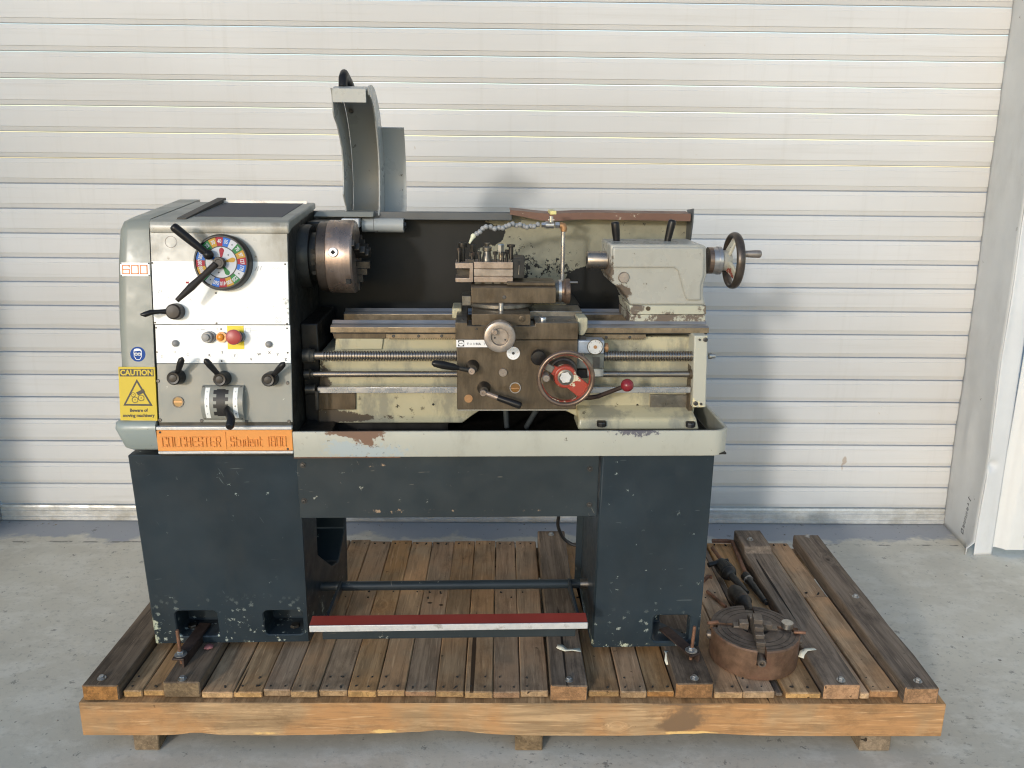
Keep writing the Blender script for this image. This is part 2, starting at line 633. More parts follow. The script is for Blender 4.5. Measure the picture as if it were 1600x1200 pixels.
# grit and flakes swept against the sill and lying round the pallet
M_grit = plain('grit', (0.22, 0.20, 0.17), 0.9, 0.0, 0.4)
m = MB()
for k in range(420):
    r_ = random.random()
    if r_ < 0.35:
        x, y = random.uniform(-2.2, 2.0), 3.44 - abs(random.gauss(0, 0.05))
    elif r_ < 0.6:
        x, y = random.uniform(1.25, 2.4), random.uniform(1.4, 3.1)
    elif r_ < 0.8:
        x, y = random.uniform(-1.9, -1.15), random.uniform(1.5, 3.2)
    else:
        x, y = random.uniform(-1.2, 1.6), random.uniform(1.55, 1.93)
    s = random.choice((0.0012, 0.0016, 0.002, 0.002, 0.003, 0.0045))
    q = [(x + random.uniform(-s, s) * 1.5, y + random.uniform(-s, s) * 1.5, 0.0) for _ in range(3)]
    m.add(q + [(x, y, s * random.uniform(0.5, 1.1))], [(0, 1, 3), (1, 2, 3), (2, 0, 3), (0, 2, 1)])
tag(m.build('grit', M_grit, None, smooth=0), 'fine grit scattered over the concrete beside the pallet', None, None, 'stuff')

# ---- roller shutter
g = G('shutter_paint')
n1 = g.noise(0.8, 4, 0.5, vec=g.pos, stretch=(1, 1, 2.2))
col = g.mix(g.ramp(n1, 0.35, 0.65), (0.555, 0.550, 0.540), (0.620, 0.617, 0.610))
run_n = g.noise(3.0, 5, 0.7, vec=g.pos, stretch=(7, 1, 0.35))
col = g.mix(g.ramp(run_n, 0.52, 0.76, 0.0, 0.22), col, (0.45, 0.435, 0.40))
str_n = g.noise(3.0, 6, 0.75, vec=g.pos, stretch=(0.35, 1, 14))
col = g.mix(g.ramp(str_n, 0.50, 0.78, 0.0, 0.35), col, (0.44, 0.42, 0.38))
col = g.mix(g.math('MULTIPLY', g.math('ABSOLUTE', g.math('SUBTRACT', g.rnd, 0.5)), 0.30), col, (0.50, 0.49, 0.46))
col = g.mix(g.math('MULTIPLY', g.specks(9.0, 0.10, 0.08, vec=g.pos), 0.5), col, (0.45, 0.38, 0.30))
stp = g.vec('ADD', g.pos, g.vec('SCALE', g.noise(60.0, 3, 0.6, vec=g.pos), 0.012))
mark = g.spots([(1.5195+0.006, 3.45, 0.31, 0.017, 0.2, 0.034, 1.0), (1.5148+0.006, 3.45, 0.2769, 0.007, 0.2, 0.028, 0.6)], stp)
col = g.mix(g.ramp(mark, 0.15, 0.6, 0.0, 0.6), col, (0.34, 0.24, 0.16))
pzz = g.sep(g.pos)
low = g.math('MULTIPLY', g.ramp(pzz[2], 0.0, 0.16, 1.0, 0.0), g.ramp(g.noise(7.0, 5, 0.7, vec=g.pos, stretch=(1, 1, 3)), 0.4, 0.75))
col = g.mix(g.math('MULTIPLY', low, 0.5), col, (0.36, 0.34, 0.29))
g.bump(g.noise(2.5, 4, 0.55, vec=g.pos, stretch=(1, 1, 3)), 0.5, 0.006)
M_shutter = g.done(col, g.ramp(n1, 0.3, 0.7, 0.62, 0.72), 0.0, 0.2)

SY, SX0, SX1, SP = 3.46, -2.22, 2.006, 0.0993
shutter = thing('roller_shutter', (-0.1, SY, 0), 'closed white roller shutter door of horizontal steel slats behind the lathe', 'roller shutter')
TS = back(shutter.location)
prof = [(0.007, 0.0), (0.006, 0.0022), (-0.0005, 0.0026), (-0.0062, 0.0190), (-0.0090, 0.0200), (-0.0095, 0.036), (-0.0100, 0.052), (-0.0096, 0.068),
        (-0.0090, 0.0800), (-0.0064, 0.0812), (-0.0050, 0.0920), (-0.0030, 0.0955), (0.0, 0.0968), (0.007, 0.0970)]
slat0 = None
for k in range(30):
    z = 0.076 + k * SP
    if slat0 is None:
        m = MB()
        m.prism([(y, zz) for y, zz in prof], SX0 + 0.1, SX1 + 0.1, 'x')
        slat0 = m.build('slat', M_shutter, shutter, smooth=25)
        o = slat0
    else:
        o = slat0.copy()
        COL.objects.link(o)
    o.location = (0, random.uniform(-0.0006, 0.0006), z)
    o.rotation_euler = (random.uniform(-0.004, 0.004), 0, 0)
M_alu = metal('mill_aluminium', (0.62, 0.62, 0.60), 0.45, metallic=0.35, var=0.12, stain=((0.42, 0.40, 0.35), 6.0, 0.45, 0.75))
m = MB()
m.prism([(0.004, 0.004), (-0.014, 0.004), (-0.016, 0.008), (-0.016, 0.020), (-0.010, 0.023), (-0.010, 0.034), (-0.015, 0.037),
         (-0.015, 0.049), (-0.009, 0.052), (-0.009, 0.063), (-0.014, 0.066), (-0.011, 0.0745), (0.004, 0.0745)], SX0 + 0.1, SX1 + 0.1, 'x')
m.build('bottom_rail', M_alu, shutter, smooth=25)

# ---- door reveals, flashings and corrugated cladding
M_flash = paint('grey_flashing', (0.56, 0.57, 0.565), 0.38, 0.05, bump=0.02, grime=((0.36, 0.35, 0.32), 5.0, 0.5, 0.8, 0.5),
                specks=[((0.25, 0.24, 0.22), 30.0, 0.22, 0.05, None)])
M_flash_front = paint('pale_flashing', (0.62, 0.63, 0.635), 0.35, 0.05, bump=0.02, grime=((0.5, 0.49, 0.46), 5.0, 0.5, 0.8, 0.5))
M_clad = paint('white_cladding', (0.68, 0.68, 0.665), 0.36, 0.04, bump=0.02, grime=((0.6, 0.57, 0.5), 4.0, 0.55, 0.85, 0.4),
               specks=[((0.3, 0.24, 0.17), 14.0, 0.14, 0.06, None)])
M_ink = plain('marker_ink', (0.03, 0.03, 0.035), 0.6)
M_black = plain('black_hole', (0.012, 0.012, 0.012), 0.8)

jamb = thing('door_reveal', (1.98, 3.28, 0), 'dented grey metal reveal at the right edge of the shutter', 'door reveal')
TJ = back(jamb.location)
def dent(u, v, z):
    d = 0.0
    d += 0.016 * math.exp(-((z - 0.40) / 0.17) ** 2 - ((u - 0.72) / 0.30) ** 2)
    d -= 0.010 * math.exp(-((z - 0.46) / 0.10) ** 2 - ((u - 0.40) / 0.10) ** 2)
    d += 0.006 * math.exp(-((z - 0.62) / 0.12) ** 2 - ((u - 0.25) / 0.2) ** 2)
    d += 0.004 * mnoise.noise(Vector((u * 3, 0.3, z * 4)))
    return d
def jin(u, v):
    z = 3.05 * v
    lean = -0.020 * min(z, 2.3)
    y = 3.452 - u * 0.300
    x = 2.003 - 0.03 * u + lean + dent(u, v, z) * min(1, z * 8)
    x += 0.006 * (1 if False else 0)
    if z < 0.03 and u > 0.8:
        x -= 0.03 * (u - 0.8) / 0.2
    return (x, y, z)
MB(TJ).sheet(16, 110, jin).build('reveal_sheet', M_flash, jamb, smooth=50, solid=0.004)
def jfr(u, v):
    z = 3.05 * v
    lean = -0.020 * min(z, 2.3)
    k = dent(1, v, z) * (1 - u) * min(1, z * 8)
    k2 = 0.018 * math.exp(-((z - 0.40) / 0.018) ** 2) * math.exp(-((u - 0.25) / 0.3) ** 2)
    return (1.975 + 0.078 * u + lean + k, 3.150 + 0.005 * u + k2 + 0.004 * mnoise.noise(Vector((u * 2, z * 3, 5))), z)
MB(TJ).sheet(10, 220, jfr).build('corner_flashing', M_flash_front, jamb, smooth=50, solid=0.004)
m = MB(TJ)                                      # marker scrawl running up the reveal
for w0, pts in ((0.0, [(0, 0), (0.012, 0.004), (0.012, 0.020), (0.002, 0.018), (0, 0)]), (0.026, [(0, 0.004), (0.012, 0.006)]),
            (0.036, [(0, 0), (0.010, 0.003), (0.002, 0.010), (0.010, 0.013)]), (0.056, [(0, 0), (0.010, 0.003), (0.002, 0.010), (0.011, 0.014)]),
            (0.078, [(0, 0), (0.010, 0.002)]), (0.088, [(0, 0), (0.010, 0.003), (0.001, 0.012), (0.010, 0.014)]),
            (0.112, [(0.002, 0), (0.011, 0.002), (0.006, 0.012), (0.001, 0.004)]), (0.136, [(0.004, 0), (0.012, 0.004), (0.006, 0.008)]),
            (0.160, [(-0.002, 0.0), (0.014, 0.006), (0.010, 0.012)])):
    P = []
    for a, b in pts:
        z = 0.045 + w0 + b
        u = 0.66 - a / 0.30 * 1.6 + w0 * 0.30
        q = Vector(jin(u, z / 3.05))
        P.append((q.x - 0.0025, q.y, q.z))
    m.tube(P, 0.0013, 5)
m.build('handwriting', M_ink, jamb, smooth=40)

def cladding(name, x0, x1, y, label, z1=4.2, z0=0.03):
    o = thing(name, ((x0 + x1) / 2, y, 0), label, 'wall cladding')
    pts, x, per = [], x0, 0.19
    def wave(x):
        t = ((x - x0) / per + 0.18) % 1.0
        return 0.0 if t < 0.30 else (-0.028 * (t - 0.30) / 0.13 if t < 0.43 else (-0.028 if t < 0.83 else -0.028 * (1 - (t - 0.83) / 0.17)))
    n = int((x1 - x0) / per * 12)
    top = [(x0 + (x1 - x0) * i / n, y + wave(x0 + (x1 - x0) * i / n)) for i in range(n + 1)]
    poly = top + [(px, py + 0.004) for px, py in reversed(top)]
    MB(back(o.location)).prism(poly, z0, z1, 'z').build('corrugated_sheet', M_clad, o, smooth=60)
    for i in range(2):
        MB(back(o.location)).hexhead((x0 + 0.115, y - 0.028, 0.09 + i * 1.4), (0, -1, 0), 0.006, 0.005).build('roofing_screw', M_flash, o, smooth=0)
    return o
cladding('corrugated_wall', 2.052, 7.0, 3.165, 'white corrugated metal wall at the right edge of the photograph')
jl = thing('door_reveal', (-2.225, 3.35, 0), 'grey metal reveal at the far left edge of the shutter', 'door reveal')
MB(back(jl.location)).sheet(4, 30, lambda u, v: (-2.222 + 0.003 * mnoise.noise(Vector((u * 3, 1, v * 9))), 3.452 - 0.23 * u, 3.05 * v)).build('reveal_sheet', M_flash, jl, smooth=50, solid=0.004)
MB(back(jl.location)).sheet(4, 30, lambda u, v: (-2.222 - 0.08 * u, 3.222, 3.05 * v)).build('corner_flashing', M_flash_front, jl, smooth=50, solid=0.004)
cladding('corrugated_wall', -7.2, -2.292, 3.24, 'white corrugated metal wall left of the shutter, outside the photograph')
side = cladding('corrugated_wall', -0.55, 0.55, 0.0, 'unseen white corrugated wall standing forward on the left, added to shade the shutter')  # added out of view to block sky light from the shutter's left end
side.location = (-2.72, 2.66, 0)
side.rotation_euler = (0, 0, pi / 2)
hd = thing('shutter_header', (-0.1, 3.3, 3.05), 'grey metal header flashing above the shutter, outside the photograph', 'header flashing')
MB(back(hd.location)).box(-2.30, 2.05, 3.235, 3.50, 3.055, 3.35).build('header_sheet', M_flash, hd, bevel=0.004)

# ================================================================ PALLET
M_plank = wood('weathered_plank', (0.48, 0.33, 0.20), (0.19, 0.115, 0.065), 1.0, 'y', warm=(0.48, 0.29, 0.155), dirt=0.45, rvar=0.32, ends=0.5,
                marks=[((0.05, 0.028, 0.018), [(-0.2281, 2.4387, 0.178, 0.022, 0.014, 0.05, 1.0), (-0.1918, 2.4267, 0.178, 0.018, 0.014, 0.05, 1.0)], 0.50)])
M_beam = wood('dark_beam', (0.24, 0.18, 0.13), (0.068, 0.05, 0.038), 1.2, 'y', dirt=0.6, rvar=0.3, ends=0.4)
M_fascia = wood('fresh_pine', (0.49, 0.345, 0.215), (0.24, 0.155, 0.092), 1.2, 'x', warm=(0.45, 0.265, 0.145), dirt=0.55, rvar=0.1,
                marks=[((0.20, 0.135, 0.088), [(0.5055, 1.95, 0.115, 0.16, 0.3, 0.09, 0.75), (0.4717, 1.95, 0.08, 0.12, 0.3, 0.03, 0.5), (0.0, 1.95, 0.160, 2.2, 0.3, 0.016, 0.62), (-0.78, 1.95, 0.09, 0.10, 0.3, 0.04, 0.4)], 0.42),
                       ((0.72, 0.50, 0.25), [(-0.3176, 1.95, 0.062, 0.075, 0.3, 0.018, 0.85), (0.5266, 1.95, 0.060, 0.22, 0.3, 0.014, 0.75), (-0.6272, 1.95, 0.060, 0.10, 0.3, 0.012, 0.6)], 0.40)])
M_plankend = wood('sawn_plank_end', (0.47, 0.30, 0.15), (0.20, 0.12, 0.06), 1.4, 'e', dirt=0.55, rvar=0.5)
M_endgrain = wood('end_grain', (0.42, 0.23, 0.11), (0.16, 0.09, 0.05), 1.6, 'e', dirt=0.45, rvar=0.4)
M_bearer = wood('grey_bearer', (0.26, 0.19, 0.12), (0.10, 0.07, 0.045), 1.3, 'e', dirt=0.5, rvar=0.3)
M_nail = plain('nail_stain', (0.02, 0.016, 0.013), 0.8)
M_zinc = metal('zinc', (0.36, 0.365, 0.365), 0.42, metallic=0.85, var=0.2, stain=((0.25, 0.23, 0.2), 25.0, 0.5, 0.7))
M_rustrod = metal('rusty_rod', (0.20, 0.10, 0.06), 0.6, metallic=0.4, var=0.4)

pallet = thing('pallet', (0.04, 2.43, 0), 'weathered timber pallet of planks and bolted beams under the lathe', 'pallet')
TP = back(pallet.location)

def board(name, x0, x1, y0, y1, z0, z1, mat, skew=0.0, bev=0.0025, wobble=0.0, ends=None):
    m = MB(TP)
    n = 6
    for k in range(n):                           # gently uneven long edges
        pass
    ys = [y0 + (y1 - y0) * k / n for k in range(n + 1)]
    vs, fs = [], []
    for k, y in enumerate(ys):
        a, b, c = [random.uniform(-wobble, wobble) for _ in range(3)]
        sx = skew * (k / n)
        vs += [(x0 + sx + a, y, z0), (x1 + sx + b, y, z0), (x1 + sx + b, y, z1 + c * 0.6), (x0 + sx + a, y, z1 - c * 0.6)]
    for k in range(n):
        i = k * 4
        for j in range(4):
            fs.append((i + j, i + (j + 1) % 4, i + 4 + (j + 1) % 4, i + 4 + j))
    fs += [(3, 2, 1, 0), (n * 4, n * 4 + 1, n * 4 + 2, n * 4 + 3)]
    m.add(vs, fs)
    o = m.build(name, mat, pallet, smooth=0, bevel=bev, seg=1)
    if ends is not None:                         # sawn end faces a shade apart from the weathered faces
        o.data.materials.append(ends)
        for p in o.data.polygons:
            if abs(p.normal.y) > 0.9:
                p.material_index = 1
    return o

DZ0, DZ1, BZ = 0.158, 0.178, 0.205
edges = [-1.016, -0.945, -0.905, -0.806, -0.720, -0.642, -0.565, -0.491, -0.412, -0.333, -0.256, -0.173, -0.096, -0.018, 0.056, 0.134]
def lay(edges, skipw=0.0):
    for a, b in zip(edges[:-1], edges[1:]):
        gp = random.uniform(0.0004, 0.0017)
        board('plank', a + gp, b - gp, 1.967 + random.uniform(-0.004, 0.006), 2.893 + random.uniform(-0.008, 0.006),
              DZ0, DZ1 + random.uniform(-0.0025, 0.0015), M_plank, wobble=0.0012, ends=M_plankend if random.random() < 0.75 else M_endgrain)
lay([-1.016, -0.966, -0.908])
lay(edges[3:])
lay([0.242, 0.328, 0.403, 0.478])
lay([0.586, 0.664, 0.752])
board('plank', 0.757, 0.777, 1.975, 2.885, DZ0, DZ1 - 0.010, M_beam, wobble=0.001)
lay([0.780, 0.878])
lay([0.985, 1.012])
board('plank', 1.014, 1.092, 1.970, 2.480, DZ0, DZ1 + 0.002, M_plank, wobble=0.001, ends=M_endgrain)
board('plank', 1.014, 1.092, 2.484, 2.890, DZ0, DZ1 - 0.002, M_plank, wobble=0.001, ends=M_endgrain)

board('beam', -1.116, -1.020, 1.951, 2.905, DZ0, BZ, M_beam, wobble=0.002, bev=0.003, ends=M_endgrain)
board('beam', -0.906, -0.808, 1.966, 2.915, DZ0, BZ, M_beam, wobble=0.002, bev=0.003, ends=M_bearer)
board('beam', 0.137, 0.237, 1.953, 2.926, DZ0, BZ + 0.001, M_beam, skew=0.006, wobble=0.002, bev=0.003, ends=M_endgrain)
board('beam', 0.481, 0.584, 1.965, 2.900, DZ0, BZ, M_beam, wobble=0.002, bev=0.003, ends=M_endgrain)
m = MB(TP)
m.prism([(1.961, DZ0), (1.961, BZ - 0.002), (2.60, BZ - 0.001), (2.735, BZ + 0.004), (2.750, BZ + 0.026), (2.886, BZ + 0.026), (2.886, DZ0)], 0.883, 0.982, 'x')
o = m.build('beam', M_beam, pallet, smooth=0, bevel=0.003, seg=1)
o.data.materials.append(M_endgrain)
for p in o.data.polygons:
    if p.normal.y < -0.9 and p.center.y < -0.3:
        p.material_index = 1
board('beam', 1.095, 1.190, 1.944, 2.898, DZ0, BZ + 0.002, M_beam, skew=0.018, wobble=0.0025, bev=0.003, ends=M_endgrain)
# fascia boards front and back, with a torn lower edge on the front one
def fascia(y0, y1):
    m = MB(TP)
    n = 90
    x0, x1 = -1.130, 1.216
    vs, fs = [], []
    for k in range(n + 1):
        u = k / n
        x = x0 + (x1 - x0) * u
        tear = 0.0
        for c, w, h in ((0.42, 0.05, 0.012), (0.335, 0.06, 0.004), (0.72, 0.05, 0.006), (0.13, 0.02, 0.006)):
            tear += h * math.exp(-((u - c) / w) ** 2)
        zb = 0.052 + tear * (0.6 + 0.4 * mnoise.noise(Vector((u * 60, 0, 0)))) + 0.0012 * mnoise.noise(Vector((u * 25, 3, 0)))
        zt = 0.1565 + 0.0010 * mnoise.noise(Vector((u * 14, 7, 0)))
        yb = y0 + tear * 0.9
        vs += [(x, yb, zb), (x, y1, zb), (x, y1, zt), (x, y0, zt - 0.002)]
    for k in range(n):
        i = k * 4
        for j in range(4):
            fs.append((i + j, i + (j + 1) % 4, i + 4 + (j + 1) % 4, i + 4 + j))
    fs += [(3, 2, 1, 0), (n * 4, n * 4 + 1, n * 4 + 2, n * 4 + 3)]
    m.add(vs, fs)
    o = m.build('fascia_board', M_fascia, pallet, smooth=0, bevel=0.002, seg=1)
    o.data.materials.append(M_plank)
    for p in o.data.polygons:
        if p.normal.z > 0.9:
            p.material_index = 1
fascia(1.947, 1.995)
fascia(2.840, 2.885)
for a, b in ((-0.998, -0.930), (0.044, 0.120), (0.996, 1.082)):
    board('bearer', a, b, 1.952, 2.88, 0.001, 0.0515, M_bearer, wobble=0.001)
# nail heads and their stains along both ends of the planks
m = MB(TP)
for x in [e + d for e in edges[3:] + [0.242, 0.328, 0.403, 0.586, 0.664, 0.79] for d in (0.018, 0.056)] + [-1.0, -0.94, 1.03, 1.07]:
    for y in (1.988, 2.03, 2.868, 2.47, 2.505):
        if random.random() < (0.95 if y in (1.988, 2.868) else 0.35):
            m.cyl((x + random.uniform(-.008, .008), y + random.uniform(-.008, .008), DZ1 - 0.003), (x, y, DZ1 + 0.0022), 0.0028, n=7)
o = m.build('nail_heads', M_nail, pallet, smooth=0)
o['kind'] = 'stuff'
def bolt(x, y, z, r=0.0075, name='bolt'):
    m = MB(TP)
    m.cyl((x, y, z), (x, y, z + 0.002), r * 1.55, n=16)
    m.hexhead((x, y, z + 0.002), (0, 0, 1), r, 0.007)
    return m.build(name, M_zinc, pallet, smooth=30)
for px_, zz in (((-1.0777, 1.9829), BZ), ((-0.8595, 1.9808), BZ), ((0.1891, 1.9787), BZ), ((0.534, 1.9887), BZ), ((0.9349, 1.9814), BZ),
                ((1.144, 1.9763), BZ), ((0.1913, 2.8916), BZ), ((0.9194, 2.8024), BZ + 0.026), ((1.1643, 2.8846), BZ), ((1.1615, 2.4335), BZ)):
    bolt(px_[0], px_[1], zz)

# ---- loose things on the pallet
M_iron = metal('dark_oiled_iron', (0.060, 0.054, 0.047), 0.42, metallic=0.8, var=0.35, rust=((0.085, 0.04, 0.022), 14.0, 0.56, 0.7))
M_blackiron = metal('black_iron', (0.016, 0.016, 0.015), 0.45, metallic=0.15, var=0.4)
M_copper = metal('bronzed_rust', (0.185, 0.11, 0.07), 0.5, metallic=0.55, var=0.35, rust=((0.12, 0.055, 0.030), 9.0, 0.45, 0.7))
M_faceiron = metal('chuck_face_iron', (0.125, 0.098, 0.080), 0.5, metallic=0.55, var=0.3, rust=((0.06, 0.035, 0.025), 11.0, 0.5, 0.7))
M_jaw = metal('worn_jaw_steel', (0.17, 0.14, 0.115), 0.4, metallic=0.6, var=0.3, rust=((0.09, 0.05, 0.03), 16.0, 0.55, 0.7))
M_steel = metal('worn_steel', (0.46, 0.44, 0.40), 0.34, metallic=0.95, var=0.22, rust=((0.14, 0.09, 0.055), 12.0, 0.60, 0.75))
M_bright = metal('bright_steel', (0.55, 0.53, 0.51), 0.30, metallic=0.85, var=0.08)
M_paper = plain('torn_paper', (0.72, 0.70, 0.58), 0.8)

CX, CY, CZ = 0.738, 2.136, DZ1 + 0.001
ck = thing('spare_chuck', (CX, CY, CZ), 'rusty bronze-sided lathe chuck lying face up on the pallet planks', 'lathe chuck')
body = MB().revolve((0, 0, 0), (0, 0, 1), [(0, 0.119), (0.004, 0.124), (0.090, 0.126), (0.094, 0.123), (0.095, 0.040), (0.076, 0.038)], 72).build('chuck_body', M_copper, ck, smooth=30)
body.data.materials.append(M_faceiron)
for p in body.data.polygons:
    if p.normal.z > 0.9:
        p.material_index = 1
ca0 = R(-97)
cut = MB()
for k in range(4):
    a = ca0 + k * pi / 2
    d, e = Vector((cos(a), sin(a), 0)), Vector((-sin(a), cos(a), 0))
    z0, z1 = 0.050, 0.12
    P = lambda r, s, z: d * r + e * s + Vector((0, 0, z))
    cut.hexa([P(0.02, -0.013, z0), P(0.14, -0.013, z0), P(0.14, 0.013, z0), P(0.02, 0.013, z0)],
             [P(0.02, -0.013, z1), P(0.14, -0.013, z1), P(0.14, 0.013, z1), P(0.02, 0.013, z1)])
carve(body, cut)
for r in (0.080, 0.098, 0.113):
    MB().ring((0, 0, 0.0946), (0, 0, 1), r, r + 0.0008, 0.0006, 64).build('face_groove', M_iron, ck, smooth=0)
for k in range(4):
    a = ca0 + k * pi / 2
    d, e = Vector((cos(a), sin(a), 0)), Vector((-sin(a), cos(a), 0))
    P = lambda r, s, z: d * r + e * s + Vector((0, 0, z))
    m = MB()
    if k == 0:                                   # the one stepped jaw still fitted, its screw showing at the rim
        steps = [(0.004, 0.040, 0.142), (0.040, 0.058, 0.128), (0.058, 0.078, 0.116), (0.078, 0.098, 0.105)]
        for r0, r1, zt in steps:
            m.hexa([P(r0, -0.0125, 0.052), P(r1, -0.0125, 0.052), P(r1, 0.0125, 0.052), P(r0, 0.0125, 0.052)],
                   [P(r0, -0.0125, zt), P(r1, -0.0125, zt), P(r1, 0.0125, zt), P(r0, 0.0125, zt)])
        m.build('jaw', M_jaw, ck, smooth=0, bevel=0.0012)
    else:
        for r0, r1, zt in ((0.020, 0.046, 0.112), (0.046, 0.062, 0.101), (0.062, 0.105, 0.089)):
            m.hexa([P(r0, -0.012, 0.052), P(r1, -0.012, 0.052), P(r1, 0.012, 0.052), P(r0, 0.012, 0.052)],
                   [P(r0, -0.012, zt), P(r1, -0.012, zt), P(r1, 0.012, zt), P(r0, 0.012, zt)])
        m.build('jaw', M_jaw, ck, smooth=0, bevel=0.001)
    s = MB()
    s.revolve(P(0.098, 0, 0.062), d, [(0, 0.0125), (0.032, 0.0125), (0.036, 0.0110), (0.036, 0.0065), (0.028, 0.0060)], 22)
    s.build('jaw_screw', M_jaw, ck, smooth=30)
m = MB()
m.cyl((0.090, -0.008, 0.100), (0.090, -0.008, 0.116), 0.0165, n=20)
m.build('locating_pin', M_steel, ck, smooth=30)
for sx_, sy_, a in ((-0.118, 0.018, 0.25), (0.118, -0.034, -0.1)):
    d = Vector((cos(a), sin(a), 0))
    q = Vector((sx_, sy_, 0.099))
    MB().tube([q - d * 0.016, q + d * 0.016], 0.0048, 8).build('jaw_screw_head', M_rustrod, ck, smooth=40)  # rusty bars standing for the jaw screw heads at either side

def lying(name, p0, p1, prof, mat, label, cat, group=None, n=24):
    o = thing(name, p0, label, cat, group)
    d = Vector(p1) - Vector(p0)
    MB().revolve((0, 0, 0), d, prof, n).build('body', mat, o, smooth=30)
    return o, d.normalized()
# drill chuck with its taper shank, pointing to the viewer
p0 = Vector((0.7681, 2.6475, 0.215)); p1 = Vector((0.8245, 2.4272, 0.2))
o, d = lying('drill_chuck', p0, p1, [(0, 0.016), (0.006, 0.024), (0.030, 0.0275), (0.062, 0.0285), (0.064, 0.027), (0.070, 0.027), (0.082, 0.020), (0.086, 0.0125), (0.16, 0.0105), (0.175, 0.0075), (0.19, 0.0075)],
             M_blackiron, 'black drill chuck with taper shank behind the spare chuck, nearest the lathe leg', 'drill chuck')
m = MB()
for k in range(14):
    a = 2 * pi * k / 14
    dd, u, w = ortho(d)
    q = (u * cos(a) + w * sin(a)) * 0.0275
    m.cyl(q + dd * 0.03, q + dd * 0.058, 0.0016, n=5)
m.build('knurled_grip', M_iron, o, smooth=0)
k0 = Vector((0.7612, 2.7266, 0.235)); k1 = Vector((0.7743, 2.6317, 0.228))
o = thing('chuck_key', k1, 'dark chuck key with cross bar behind the black drill chuck', 'chuck key')
MB().tube([k0 - k1, Vector((0, 0, 0))], 0.0065, 10).build('key_shaft', M_rustrod, o, smooth=40)
MB().tube([Vector((-0.052, -0.012, -0.006)), Vector((-0.012, 0.0, 0.0)), Vector((0.020, 0.004, 0.002))], 0.009, 10).build('key_head', M_blackiron, o, smooth=40)
p0 = Vector((0.7698, 2.4752, 0.208)); p1 = Vector((0.7912, 2.3218, 0.206))
o, d = lying('rotating_center', p0, p1, [(0, 0.012), (0.005, 0.021), (0.02, 0.0265), (0.055, 0.0285), (0.085, 0.0285), (0.09, 0.024), (0.14, 0.011)],
             M_iron, 'stubby grey rotating lathe centre half hidden by the spare chuck', 'lathe centre')
p0 = Vector((0.8426, 2.5877, 0.2)); p1 = Vector((0.8665, 2.4045, 0.19))
o, d = lying('taper_sleeve', p0, p1, [(0, 0.013), (0.003, 0.0165), (0.028, 0.0165), (0.029, 0.0125), (0.055, 0.0120), (0.16, 0.009), (0.162, 0.006), (0.175, 0.006)],
             M_blackiron, 'slim black taper sleeve lying against the beam right of the drill chuck', 'taper sleeve')
MB().revolve(d * 0.0285, d, [(0, 0.0168), (0.002, 0.0168)], 24).build('collar', M_bright, o, smooth=30)
b0 = Vector((0.8741, 2.869, 0.192)); b1 = Vector((0.8532, 2.6074, 0.192))
o = thing('pry_bar', b0, 'long thin dark bar lying along the beam behind the taper sleeve', 'metal bar')
MB().tube([(-0.075, 0.004, 0), (-0.02, 0.004, 0), (0, 0, 0), (b1 - b0) * 0.25, (b1 - b0) * 0.75, b1 - b0], 0.0075, 10).build('bar', M_rustrod, o, smooth=40)
c0 = Vector((0.6927, 2.5016, 0.186)); c1 = Vector((0.7293, 2.4026, 0.186))
o = thing('tee_wrench', c0, 'thin rusty rod with a tee end lying beside the lathe leg', 'wrench')
MB().tube([(0, 0, 0), c1 - c0], 0.0055, 8).build('rod', M_rustrod, o, smooth=40)
MB().tube([(0.0, 0.06, 0.006), (0.022, 0.085, 0.010), (0.036, 0.082, 0.010)], 0.007, 8).build('tee_handle', M_rustrod, o, smooth=40)

def scrap(loc, pts, w, label, name='paper_scrap', mat=None):
    o = thing(name, loc, label, 'scrap')
    m = MB()
    vs, fs = [], []
    for i, (x, y, z, a) in enumerate(pts):
        d = Vector((-sin(a), cos(a), 0.35 * sin(i * 1.7))) * w
        vs += [Vector((x, y, z)) - d, Vector((x, y, z)), Vector((x, y, z)) + d]
    for i in range(len(pts) - 1):
        fs += [(i * 3, i * 3 + 1, i * 3 + 4, i * 3 + 3), (i * 3 + 1, i * 3 + 2, i * 3 + 5, i * 3 + 4)]
    m.add(vs, fs)
    m.build('torn_strip', mat or M_paper, o, smooth=60, solid=0.0012)
    return o
scrap((0.1978, 2.1169, 0.209), [(-0.032, 0.014, 0.004, -.3), (-0.020, 0.006, 0.006, -.5), (-0.006, -0.003, 0.003, -.5), (0.010, -0.006, 0.006, -.1), (0.034, -0.004, 0.004, .2)], 0.0085,
      'twisted white plastic strip lying on the middle beam under the red pedal', 'plastic_strip')
scrap((0.4786, 2.0991, 0.19), [(0.002, 0.020, 0.016, 1.4), (0.004, 0.006, 0.012, 1.2), (-0.002, -0.010, 0.006, 1.9), (0.002, -0.024, 0.001, 1.5)], 0.006,
      'torn cream paper scrap hanging from the right pedestal foot')
scrap((0.889, 2.108, 0.2), [(-0.022, -0.008, -0.002, .9), (-0.014, 0.006, 0.004, .6), (0.0, 0.014, 0.010, .1), (0.026, 0.014, 0.012, .0)], 0.008,
      'folded cream paper scrap right of the spare chuck')
M_pink = plain('faded_red_label', (0.42, 0.16, 0.15), 0.7)
scrap((-0.8376, 2.1252, 0.209), [(-0.012, 0, 0.002, 0.1), (0, 0.002, 0.003, 0.1), (0.012, 0.004, 0.002, 0.2)], 0.010,
      'small faded red label scrap in front of the left pedestal', 'label_scrap', M_pink)

